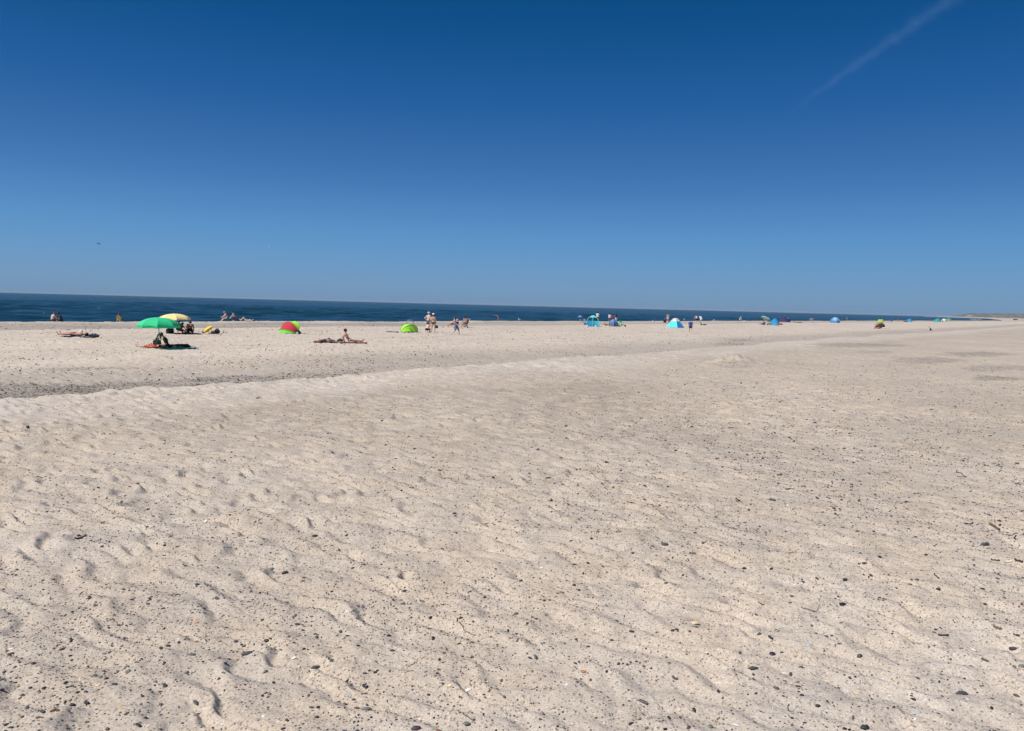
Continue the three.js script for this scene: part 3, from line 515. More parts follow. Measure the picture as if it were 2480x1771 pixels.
// pop-up shelter: hoops hinged at two pegs, cloth stretched from hoop to hoop
function hoopTent(label, pos, yaw, o) {
  const g = thing('beach_tent', label, 'tent', pos, yaw), hw = o.w / 2;
  const hp = (h, ph) => V(Math.cos(ph) * hw * (h.w || 1), Math.sin(ph) * h.l * Math.sin(h.th * DEG), Math.sin(ph) * h.l * Math.cos(h.th * DEG));
  for (let i = 0; i < o.hoops.length; i++) part('tent_pole', bend(Array.from({ length: 13 }, (_, j) => hp(o.hoops[i], Math.PI * (0.001 + 0.998 * j / 12)).add(V(0, 0.012, 0))), 0.013), o.pole, g);
  for (let i = 0; i + 1 < o.hoops.length; i++) {
    for (const [p0, p1, nm, m] of o.panels[i]) {
      const pos_ = [], idx = [], nu = 16, nv = 6;
      for (let a = 0; a <= nv; a++) for (let b = 0; b <= nu; b++) { const ph = Math.PI * mix(p0, p1, b / nu), A = hp(o.hoops[i], ph), B = hp(o.hoops[i + 1], ph), t = a / nv, q = A.lerp(B, t); const k = 1 - 0.03 * Math.sin(t * Math.PI); pos_.push(q.x, q.y * k, q.z * k); }
      for (let a = 0; a < nv; a++) for (let b = 0; b < nu; b++) { const p = a * (nu + 1) + b, q = p + nu + 1; idx.push(p, q, p + 1, p + 1, q, q + 1); }
      const geo = new THREE.BufferGeometry(); geo.setAttribute('position', new THREE.Float32BufferAttribute(pos_, 3)); geo.setIndex(idx); geo.computeVertexNormals();
      part(nm, geo, m, g);
    }
  }
  const fl = new THREE.CircleGeometry(1, 20); fl.rotateX(-Math.PI / 2); fl.scale(hw * 0.97, 1, o.floorDepth || o.hoops[0].l * 0.97); fl.translate(0, 0.03, 0); part('ground_sheet', fl, o.floor, g);
  return g;
}
// ---------------------------------------------------------------- bags, towels and the rest
function lump(seed, sx, sy, sz, rough = 0.18) { const g = new THREE.IcosahedronGeometry(1, 4), p = g.attributes.position, v = V(0, 0, 0); for (let i = 0; i < p.count; i++) { v.fromBufferAttribute(p, i); const n = 1 + rough * N3(v.x * 1.3 + seed, v.y * 1.3, v.z * 1.3) + rough * 0.4 * N3(v.x * 3.1, v.y * 3.1 + seed, v.z * 3.1); const sq = 1 / Math.pow(Math.pow(Math.abs(v.x), 4) + Math.pow(Math.abs(v.y), 4) + Math.pow(Math.abs(v.z), 4), 0.25); const k = n * mix(1, sq, 0.6); p.setXYZ(i, v.x * k * sx / 2, Math.max(-0.9, v.y * k) * sy / 2 + sy * 0.45, v.z * k * sz / 2); } g.computeVertexNormals(); return g; }
function bag(label, pos, yaw, o) {
  const g = thing(o.name || 'beach_bag', label, o.cat || 'bag', pos, yaw), [w, h, d] = o.size;
  part('pouch', lump(o.seed || 1, w, h, d, 0.15), mat(...o.rgb, 0.8), g);
  for (const s of [1, -1]) part('handle', bend([V(-w * 0.25, h * 0.8, s * d * 0.2), V(-w * 0.14, h * 1.08, s * d * 0.22), V(w * 0.14, h * 1.08, s * d * 0.22), V(w * 0.25, h * 0.8, s * d * 0.2)], 0.014), mat(...(o.strap || o.rgb), 0.8), g);
  if (o.pocket) { const q = lump(o.seed + 9, w * 0.6, h * 0.5, d * 0.3, 0.1); q.translate(0, h * 0.08, d * 0.42); part('front_pocket', q, mat(...o.pocket, 0.8), g); }
  return g;
}
function sheetGeo(w, d, seed, wrinkle = 0.02, centre) {
  const g = new THREE.BoxGeometry(w, 0.012, d, 24, 1, 24), p = g.attributes.position;
  for (let i = 0; i < p.count; i++) { const x = p.getX(i), z = p.getZ(i); p.setY(i, p.getY(i) + 0.012 + wrinkle * (N1(x * 3 + seed, z * 3) + 0.8) + 0.4 * wrinkle * N2(x * 9, z * 9 + seed)); }
  g.computeVertexNormals(); return g;
}
function towel(label, pos, yaw, w, d, rgb, seed = 1, wrinkle = 0.02, stripes) {
  const t = thing('beach_towel', label, 'towel', pos, yaw); part('cloth', sheetGeo(w, d, seed, wrinkle), mat(...rgb, 0.95), t);
  if (stripes) for (const s of [-1, 1]) { const q = sheetGeo(w * 0.06, d * 0.99, seed, wrinkle); q.translate(s * w * 0.4, 0.006, 0); part('stripe', q, mat(...stripes, 0.95), t); }
  return t;
}
function chair(label, pos, yaw, frame, fabric) {
  const g = thing('folding_chair', label, 'chair', pos, yaw), fm = mat(...frame, 0.4), cm = mat(...fabric, 0.85), w = 0.27;
  for (const s of [1, -1]) { part('leg', rod(V(s * w, 0, 0.26), V(s * w, 0.40, -0.16), 0.014, 0.014, 8), fm, g); part('leg', rod(V(s * w, 0, -0.30), V(s * w, 0.36, 0.24), 0.014, 0.014, 8), fm, g); part('back_post', rod(V(s * w, 0.32, -0.1), V(s * w, 0.92, -0.52), 0.014, 0.014, 8), fm, g); part('armrest', rod(V(s * (w + 0.03), 0.58, 0.2), V(s * (w + 0.03), 0.58, -0.3), 0.02, 0.02, 8), fm, g); part('armrest_strut', rod(V(s * (w + 0.02), 0.36, 0.2), V(s * (w + 0.03), 0.58, 0.18), 0.012, 0.012, 8), fm, g); }
  const seat = new THREE.BoxGeometry(w * 2, 0.014, 0.46); seat.translate(0, 0.34, 0.02); part('seat', seat, cm, g);
  const back = new THREE.BoxGeometry(w * 2, 0.72, 0.014); back.rotateX(-35 * DEG); back.translate(0, 0.62, -0.31); part('backrest', back, cm, g);
  for (const [y, z] of [[0.02, -0.3], [0.92, -0.52]]) part('crossbar', rod(V(-w, y, z), V(w, y, z), 0.012, 0.012, 8), fm, g);
  return g;
}
function sandals(label, pos, yaw, rgb) {
  const g = thing('flip_flops', label, 'shoes', pos, yaw);
  for (const s of [1, -1]) { const q = new THREE.CylinderGeometry(0.5, 0.5, 1, 14); q.scale(0.11, 0.028, 0.28); q.rotateY(s * 0.3); q.translate(s * 0.1, 0.02, s * 0.05); const so = part('sole', q, mat(...rgb, 0.8), g); part('strap', bend([V(s * 0.1 - 0.04, 0.03, s * 0.05), V(s * 0.1, 0.075, s * 0.05 + 0.03), V(s * 0.1 + 0.04, 0.03, s * 0.05)], 0.008), mat(...rgb, 0.8), so); }
  return g;
}
function gullStanding(label, pos, yaw, floating, group) {
  const g = thing('gull', label, 'bird', pos, yaw, group), y = floating ? 0.05 : 0.24;
  const B = [bone(V(0, y, 0.1), V(0, y + 0.01, -0.12), 0.085, 0.055), bone(V(0, y, -0.1), V(0, y + 0.01, -0.24), 0.05, 0.022), bone(V(0, y + 0.04, 0.12), V(0, y + 0.16, 0.17), 0.05, 0.042), bone(V(0, y + 0.17, 0.17), V(0, y + 0.172, 0.195), 0.047, 0.042)];
  part('body', paint(netMesh(B, 0.016), [0.72, 0.72, 0.70]), skinMat, g);
  for (const s of [1, -1]) { part('wing', netMesh([bone(V(s * 0.075, y + 0.03, 0.08), V(s * 0.05, y + 0.03, -0.28), 0.032, 0.014)], 0.014), mat(140, 146, 154, 0.8), g); if (!floating) part('leg', rod(V(s * 0.035, 0, 0.02), V(s * 0.035, y - 0.05, 0.0), 0.008, 0.008, 6), mat(200, 150, 130, 0.7), g); }
  part('beak', rod(V(0, y + 0.165, 0.225), V(0, y + 0.15, 0.285), 0.014, 0.005, 6), mat(225, 190, 70, 0.5), g);
  return g;
}
function gullFlying(label, pos, yaw, roll, light) {
  const g = thing('gull', label, 'bird', pos, yaw); g.rotation.z = roll * DEG;
  const c = light ? [0.75, 0.75, 0.74] : [0.10, 0.105, 0.115];
  part('body', paint(netMesh([bone(V(0, 0, 0.16), V(0, 0, -0.14), 0.07, 0.04), bone(V(0, 0.005, -0.12), V(0, 0, -0.28), 0.035, 0.018), bone(V(0, 0.01, 0.18), V(0, 0.01, 0.24), 0.045, 0.04)], 0.015), c), skinMat, g);
  for (const s of [1, -1]) {
    const P2 = [[0.03, 0.02, 0.11, -0.06], [0.3, 0.16, 0.14, -0.06], [0.55, 0.13, 0.06, -0.09], [0.68, 0.07, -0.06, -0.14]], pos2 = [], idx = [];
    for (const [x, y, z0, z1] of P2) pos2.push(s * x, y, z0, s * x, y + 0.012, (z0 + z1) / 2, s * x, y, z1, s * x, y - 0.006, (z0 + z1) / 2);
    for (let i = 0; i < 3; i++) for (let j = 0; j < 4; j++) { const a = i * 4 + j, b = i * 4 + (j + 1) % 4; idx.push(a, b, a + 4, b, b + 4, a + 4); }
    const w = new THREE.BufferGeometry(); w.setAttribute('position', new THREE.Float32BufferAttribute(pos2, 3)); w.setIndex(idx); w.computeVertexNormals(); part('wing', w, light ? mat(210, 212, 214, 0.8) : mat(58, 62, 70, 0.8), g);
  }
  part('beak', rod(V(0, 0.005, 0.275), V(0, -0.005, 0.33), 0.012, 0.004, 6), mat(215, 180, 70, 0.5), g);
  return g;
}
const off = (p, dx, dz) => { const x = p.x + dx, z = p.z + dz; return V(x, ground(x, z), z); };
const C = { // cloth colours
  green: cloth(30, 205, 138, 0.1), yellow: cloth(252, 228, 160, 0.1), yell2: cloth(250, 218, 74, 0.1), red: cloth(190, 40, 58, 0.06), lime: cloth(172, 246, 74, 0.08), lime2: cloth(140, 240, 88, 0.08), aqua: cloth(84, 222, 240, 0.08), deep: cloth(12, 128, 172, 0.08), white: cloth(226, 222, 222, 0.12), sky: cloth(80, 140, 200, 0.1), blue: cloth(28, 140, 200, 0.1), navy: cloth(44, 50, 92, 0.06), teal: cloth(120, 186, 178, 0.15), brown: cloth(186, 160, 144, 0.08), tealt: cloth(38, 168, 166, 0.1), seag: cloth(92, 160, 130, 0.1), gblue: cloth(88, 104, 136, 0.1),
};
// ============ by the green umbrella
{
  const p = P(385, 845);
  umbrella('beach_umbrella', 'green beach umbrella on a dark pole shading two people', p, 0, { r: metres(48.5, p), h: metres(76, p), rise: metres(21, p), n: 8, valance: metres(4.5, p), turn: 0.42, mat: () => C.green, pole: [60, 58, 56], tip: mat(24, 150, 100, 0.6) });
  const k = thing('umbrella_cover', 'green cloth cover draped over the pole of the green umbrella', 'cover', p, 0);
  const top = metres(36, p), R1 = 0.045;
  part('strap', bend([V(-0.05, top - 0.06, 0.03), V(0, top, 0.03), V(0.06, top - 0.03, 0.03)], 0.02), mat(20, 90, 62, 0.9), k);
  part('cover_tail', netMesh([bone(V(-0.05, top - 0.06, 0.035), V(-0.11, top - 0.28, 0.04), 0.03, R1), bone(V(-0.11, top - 0.28, 0.04), V(-0.1, top - 0.42, 0.03), R1, 0.045)], 0.015), mat(26, 120, 82, 0.9), k);
  part('cover_tail', netMesh([bone(V(0.06, top - 0.03, 0.035), V(0.1, top - 0.16, 0.04), 0.02, 0.035), bone(V(0.1, top - 0.16, 0.04), V(0.12, top - 0.3, 0.04), 0.035, 0.025)], 0.015), mat(22, 96, 66, 0.9), k);
  person(off(P(402, 841), 0.05, 0), -80, 'person in dark swimsuit and grey cap sitting under the green umbrella', { h: 1.6, pose: 'sitTie', f: 1, skin: 'brown', hair: 'dark', wear: [['swimsuit', 'swimsuit', [34, 36, 48]]], hat: [[92, 104, 98], 'cap'] });
  person(off(P(369, 842), 0, 0.35), -90, 'person in red shirt lying on their back under the green umbrella', { h: 1.25, kid: 1, pose: 'sunbathe', lie: 'back', skin: 'fair', hair: 'dark', wear: [['shirt', 'shirt', [208, 62, 52], 0.6], ['shorts', 'shorts', [196, 48, 48], 0.7]] });
  bag('dark backpack beside the red shirt under the green umbrella', off(P(370, 841), 0, -0.5), 20, { seed: 4, size: [0.42, 0.4, 0.3], rgb: [48, 40, 44], pocket: [60, 48, 50] });
  towel('pale towel under the dark bundle by the green umbrella', P(425, 841), -8, 1.1, 0.6, [226, 220, 224], 3, 0.03);
  const b = thing('folded_parasol', 'dark furled parasol lying on the pale towel', 'umbrella', off(P(440, 842), 0, 0), -3);
  part('furled_cloth', netMesh([bone(V(-0.75, 0.1, 0), V(-0.2, 0.11, 0.02), 0.05, 0.085), bone(V(-0.2, 0.11, 0.02), V(0.3, 0.11, 0), 0.085, 0.1), bone(V(0.3, 0.11, 0), V(0.5, 0.08, 0), 0.1, 0.03)], 0.018), mat(44, 40, 58, 0.85), b);
  part('shaft', rod(V(0.45, 0.085, 0), V(0.85, 0.05, 0), 0.012, 0.008, 8), mat(60, 60, 64, 0.5), b);
  part('tie_band', rod(V(-0.02, 0.11, 0.01), V(0.03, 0.11, 0.01), 0.104, 0.104, 14), mat(70, 66, 84, 0.8), b);
  sandals('dark flip-flops at the foot of the green umbrella pole', off(p, 0.32, 0.15), 80, [54, 28, 34]);
  towel('dark green towel spread under the seated person by the umbrella', off(P(390, 843), 0.1, -0.25), 4, 0.9, 0.7, [34, 70, 60], 8, 0.015);
}
// ============ lone sunbather on the left
{
  const p = P(178, 815);
  towel('dark blue towel under the lone sunbather', off(p, 0.35, 0.0), 3, 2.0, 0.62, [52, 60, 82], 5, 0.02);
  person(V(off(p, 0.05, 0).x, p.y + 0.035, p.z), -88, 'tanned sunbather in mauve trunks lying alone on dark blue towel', { h: 1.8, pose: 'sunbathe', lie: 'back', skin: 'red', hair: 'dark', wear: [['swim_trunks', 'shorts', [104, 74, 86], 0.4]] });
  bag('dark pillow bag behind the head of the lone sunbather', off(p, 1.2, -0.1), 10, { seed: 6, size: [0.62, 0.2, 0.35], rgb: [40, 50, 70] });
  bag('small white bag behind the lone sunbather', off(P(192, 808), 0, -0.2), 0, { seed: 7, size: [0.22, 0.22, 0.2], rgb: [232, 228, 220] });
}
// ============ yellow umbrella family
{
  const p = P(421, 808);
  umbrella('beach_umbrella', 'pale yellow striped umbrella tilted over a family group', p, 0, { r: metres(39, p), h: metres(48, p), rise: metres(16, p), n: 8, turn: 0.2, tilt: -3, mat: () => C.yellow, pole: [222, 222, 220] });
  bag('big navy bag beneath the yellow striped umbrella', off(P(411, 808), 0, 0), 8, { seed: 11, size: [0.5, 0.42, 0.4], rgb: [26, 34, 56] });
  person(P(460, 808), 200, 'bare-backed man kneeling beside the yellow striped umbrella', { h: 1.78, pose: 'kneel', skin: 'brown', hair: 'dark', wear: [['swim_shorts', 'shorts', [34, 30, 40], 0.6]], tweak: { lean: 26, bend: 26, head: 46 } });
  person(off(P(438, 808), 0, 0.1), 160, 'dark-clad child sitting with head down under the yellow umbrella', { h: 1.2, kid: 1, pose: 'sit', skin: 'brown', hair: 'dark', wear: [['shirt', 'shirt', [62, 52, 66], 0.7], ['shorts', 'shorts', [48, 44, 58], 0.7]] });
  person(off(P(449, 808), 0, -0.3), -150, 'small child in pale top beside the kneeling man', { h: 1.05, kid: 1, pose: 'crossLegs', skin: 'tan', hair: 'dark', wear: [['top', 'shirt', [214, 196, 200], 0.5], ['shorts', 'shorts', [60, 48, 70], 0.6]] });
  person(off(P(428, 808), 0, -0.25), 190, 'person with red shoulders sitting by the big navy bag', { h: 1.45, pose: 'sit', f: 1, skin: 'red', hair: 'dark', long: 1, wear: [['swimsuit', 'swimsuit', [66, 50, 58]]] });
  towel('dark purple blanket spread under the yellow umbrella family', off(P(442, 809), 0, 0), 0, 2.0, 1.1, [58, 46, 62], 12, 0.02);
  towel('dark strip of towel stretching out towards the small yellow parasol', off(P(474, 808), 0, 0), 2, 1.1, 0.3, [92, 84, 82], 13, 0.02);
  const q = P(509, 808);
  umbrella('beach_umbrella', 'small bright yellow parasol lying over on its side', off(q, -0.1, 0), 0, { r: metres(14, q), h: metres(17, q), rise: metres(7, q), n: 8, turn: 0.1, tilt: -38, mat: () => C.yell2, pole: [180, 170, 120] });
  bag('black backpack beside the small yellow parasol', off(P(526, 808), 0, 0), -20, { seed: 14, size: [0.36, 0.34, 0.28], rgb: [30, 28, 42], pocket: [44, 42, 58] });
  bag('beige beach bag tucked beneath the small yellow parasol', off(P(514, 808), 0, -0.1), 15, { seed: 15, size: [0.3, 0.2, 0.24], rgb: [150, 112, 104] });
  bag('little dark pouch at the left rim of the small yellow parasol', off(P(493, 807), 0, 0), 15, { seed: 16, size: [0.22, 0.12, 0.2], rgb: [50, 44, 40] });
  sandals('brown flip-flops lying alone past the black backpack', P(544, 806), 50, [60, 50, 44]);
}
// ============ people on the crest, left
person(PT(126, 79.6), 150, 'bare pale-backed person on the crest with head turned aside', { h: 1.75, pose: 'sit', skin: 'pale', hair: 'red', wear: [['swim_shorts', 'shorts', [50, 56, 80], 0.6]], tweak: { lean: 4, bend: 16, head: 40 } });
person(PT(149, 79.6), -40, 'person in dark clothes on the crest near the pale back', { h: 1.78, pose: 'sit', skin: 'brown', hair: 'dark', wear: [['shirt', 'shirt', [40, 62, 78], 0.8], ['shorts', 'shorts', [26, 34, 48], 0.7]] });
person(PT(288, 79.6), 20, 'person in bright yellow swimwear on the crest', { h: 1.72, pose: 'sit', f: 1, skin: 'brown', hair: 'dark', wear: [['swimsuit', 'swimsuit', [220, 204, 92]]], tweak: { lean: -2, bend: 6, head: 2 } });
{
  person(PT(550, 76.4), -60, 'pale person sitting on the crest with knees drawn up', { h: 1.68, pose: 'sit', f: 1, skin: 'pale', hair: 'grey', wear: [['swimsuit', 'bra', [120, 60, 66]], ['swim_brief', 'brief', [120, 60, 66]]] });
  person(PT(567, 76.8), -80, 'pale person kneeling upright on the crest, head bowed', { h: 1.72, pose: 'kneel', skin: 'pale', hair: 'dark', wear: [['swim_shorts', 'shorts', [60, 56, 70], 0.5]], tweak: { lean: 2, bend: 14, head: 42, tL: [14, 8], tR: [10, 8] } });
  bag('black rucksack between the kneeling and the lying person on the crest', PT(575, 75), 10, { seed: 21, size: [0.45, 0.34, 0.3], rgb: [34, 34, 44] });
  person(PT(597, 73.4), -82, 'pale person lying on their back along the crest', { h: 1.75, pose: 'kneesUp', lie: 'back', f: 1, skin: 'pale', hair: 'dark', wear: [['bikini_bottom', 'brief', [220, 214, 206]], ['bikini_top', 'bra', [220, 214, 206]]] });
}
// ============ red and green shelter
{
  const p = off(P(697, 808), 0, -0.45), w = metres(52, p), L = metres(29, p);
  hoopTent('red and lime green pop-up tent with its back turned', p, -30, { w: w * 1.08, hoops: [{ th: 2, l: L * 0.72 }, { th: 24, l: L * 0.82 }, { th: 82, l: L * 0.96 }, { th: 120, l: L * 1.16 }], panels: [[[0, 1, 'lower_panel', C.lime2]], [[0, 1, 'back_panel', C.red]], [[0, 1, 'roof_panel', C.lime]]], pole: mat(60, 130, 60, 0.6), floor: mat(70, 90, 80, 0.9), floorDepth: L * 0.7 });
  bag('black bag with pale top beside the red and green tent', off(P(722, 809), 0, 0), -15, { seed: 31, size: [0.36, 0.26, 0.3], rgb: [36, 36, 42], pocket: [190, 186, 180] });
}
// ============ two sunbathers on a red towel
{
  const p = P(790, 830), q = P(846, 831);
  towel('dark red towel under the sunbather in checked trunks', off(p, -0.05, -0.1), 6, 1.5, 1.0, [132, 70, 80], 41, 0.03);
  towel('dark red towel under the person propped up on the elbows', off(q, 0.25, -0.05), 4, 1.7, 0.8, [128, 72, 80], 42, 0.03);
  person(V(p.x, p.y + 0.02, p.z - 0.1), 182, 'sunbather in grey checked trunks lying face down with legs apart', { h: 1.78, pose: 'proneUp', lie: 'front', skin: 'red', hair: 'brown', wear: [['swim_trunks', 'shorts', [124, 122, 134], 0.75]], tweak: { tL: [-2, 26], tR: [-2, 30] } });
  person(V(q.x, q.y + 0.02, q.z), 112, 'dark-haired person in pale bikini sitting propped on one arm', { h: 1.7, pose: 'prop', f: 1, skin: 'red', hair: 'dark', wear: [['bikini_bottom', 'brief', [226, 200, 196]], ['bikini_top', 'bra', [226, 200, 196]]], tweak: { lean: -42, bend: 22, head: -4 } });
  sandals('black shoes at the end of the dark red towel', P(766, 828), 80, [46, 40, 34]);
  sandals('brown flip-flops lying before the propped-up person', P(829, 832), 70, [66, 52, 44]);
  bag('olive bag lying between the two red towels', off(P(822, 828), 0, -0.2), 30, { seed: 43, size: [0.4, 0.16, 0.3], rgb: [78, 76, 66] });
}
// ============ lime tent
{
  const p = off(P(990, 805), 0, -0.4), w = metres(44, p), L = metres(21, p);
  hoopTent('lime green pop-up tent with curved dark seams', p, 38, { w: w * 1.05, hoops: [{ th: 6, l: L * 0.75 }, { th: 60, l: L * 1.0 }, { th: 112, l: L * 1.02 }, { th: 168, l: L * 0.8 }], panels: [[[0, 1, 'front_panel', C.lime]], [[0, 1, 'roof_panel', C.lime]], [[0, 1, 'rear_panel', C.lime2]]], pole: mat(58, 110, 44, 0.7), floor: mat(60, 80, 60, 0.9), floorDepth: L * 0.7 });
  const wv = new THREE.CircleGeometry(0.14, 3); const gt = scene.children[scene.children.length - 1]; wv.rotateX(-58 * DEG); wv.translate(-0.22, L * 0.42, L * 0.66); part('vent', wv, mat(70, 140, 40, 0.9), gt);
  const b = thing('sun_canopy', 'slate blue cloth canopy peeping out behind the lime green tent', 'canopy', off(p, -0.15, -1.6), 0);
  part('canopy_cloth', (() => { const g = new THREE.SphereGeometry(0.42, 18, 8, 0, 6.283, 0, 1.4); g.scale(1, 0.55, 0.8); g.translate(0, metres(24, p), 0); return g; })(), mat(64, 96, 134, 0.9), b);
  for (const [x, z] of [[0.3, 0.2], [-0.3, 0.2], [0.3, -0.2], [-0.3, -0.2]]) part('post', rod(V(x, -0.05, z), V(x, metres(25, p), z), 0.012, 0.012, 6), mat(90, 96, 104, 0.5), b);
  towel('dark towel lying out to the side of the lime green tent', off(P(950, 804), 0, 0), 0, 1.1, 0.5, [110, 100, 92], 51, 0.02);
}
// ============ standing pair and neighbour
{
  const p1 = P(1037, 803), p2 = P(1049, 807), p3 = P(1034, 806);
  person(p1, 150, 'bare-chested man in blue patterned shorts standing beside white-capped woman', { h: metres(48, p1), pose: 'akimbo', skin: 'pale', hair: 'none', wear: [['swim_shorts', 'shorts', [70, 98, 128], 0.62]], hat: [[206, 206, 214], 'cap'] });
  person(p2, 188, 'woman in black bikini bottoms and white cap standing with her back turned', { h: metres(48.5, p2), pose: 'relaxed', f: 1, skin: 'fair', hair: 'dark', long: 0, wear: [['bikini_bottom', 'brief', [30, 26, 34]], ['bikini_top', 'bra', [190, 150, 140]]], hat: [[240, 240, 238], 'cap'] });
  person(p3, 172, 'crouching person with both arms raised over the head', { h: 1.6, pose: 'crouchArms', f: 1, skin: 'pale', hair: 'dark', wear: [['shorts', 'shorts', [40, 30, 42], 0.7]] });
  bag('black bag on the sand behind the standing woman', off(P(1056, 795), 0, 0), 0, { seed: 61, size: [0.45, 0.28, 0.3], rgb: [36, 34, 40] });
}
// ============ walker and the pair in deck chairs
{
  const p = P(1106, 811);
  const w = person(p, 62, 'fair-haired walker in bright blue shirt crossing the sand', { h: metres(40.5, p), pose: 'walk', skin: 'fair', hair: 'fair', wear: [['shirt', 'shirt', [26, 62, 140], 0.5], ['shorts', 'shorts', [112, 126, 168], 0.95]] });
  const tw = thing('beach_towel', 'grey-lilac towel hanging from the arm of the blue-shirted walker', 'towel', off(p, -0.16, 0.06), 30);
  part('cloth', (() => { const g = new THREE.BoxGeometry(0.24, 0.62, 0.02, 16, 14, 1), q = g.attributes.position; for (let i = 0; i < q.count; i++) { const yy = q.getY(i); q.setZ(i, q.getZ(i) + 0.045 * Math.sin(q.getX(i) * 34 + yy * 3) * (0.5 - yy)); q.setX(i, q.getX(i) * (0.75 - 0.5 * yy) + 0.05 * yy * yy); } g.translate(-0.06, metres(20, p), 0.14); g.computeVertexNormals(); return g; })(), mat(172, 172, 196, 0.95), tw);
  const a = P(1092, 793.5), b = P(1124, 793.5);
  chair('white folding chair under the person leaning far back', off(a, 0.15, 0), -75, [232, 230, 226], [150, 70, 66]);
  person(off(a, 0.12, 0), -75, 'tanned person leaning far back in white folding chair', { h: 1.75, pose: 'recline', seat: 0.35, skin: 'red', hair: 'dark', wear: [['swim_shorts', 'shorts', [150, 58, 54], 0.5]] });
  chair('white folding chair with dark seat beyond the blue-shirted walker', off(b, 0.1, -0.1), -40, [236, 234, 230], [50, 44, 50]);
  person(off(b, 0.1, -0.1), -40, 'tanned person sitting upright in white folding chair with dark seat', { h: 1.75, pose: 'recline', seat: 0.35, skin: 'red', hair: 'dark', wear: [['shorts', 'shorts', [70, 36, 44], 0.6]], tweak: { lean: -12, bend: 30, head: 30 } });
  bag('dark bag with white towel beneath the upright folding chair', off(b, 0.25, 0.45), 0, { seed: 71, size: [0.4, 0.26, 0.28], rgb: [40, 34, 36], pocket: [232, 230, 228] });
  sandals('dark sandals on the sand left of the folding chairs', P(1073, 793), 70, [60, 50, 44]);
}
person(PT(1206, 72.6), -75, 'child leaning forward with arms stretched out on the crest', { h: 1.25, kid: 1, pose: 'bendReach', skin: 'red', hair: 'dark', wear: [['swim_trunks', 'shorts', [190, 96, 60], 0.5]] });
gullStanding('white gull standing alone on the crest before dark water', PT(1258, 73.0), -60, false);
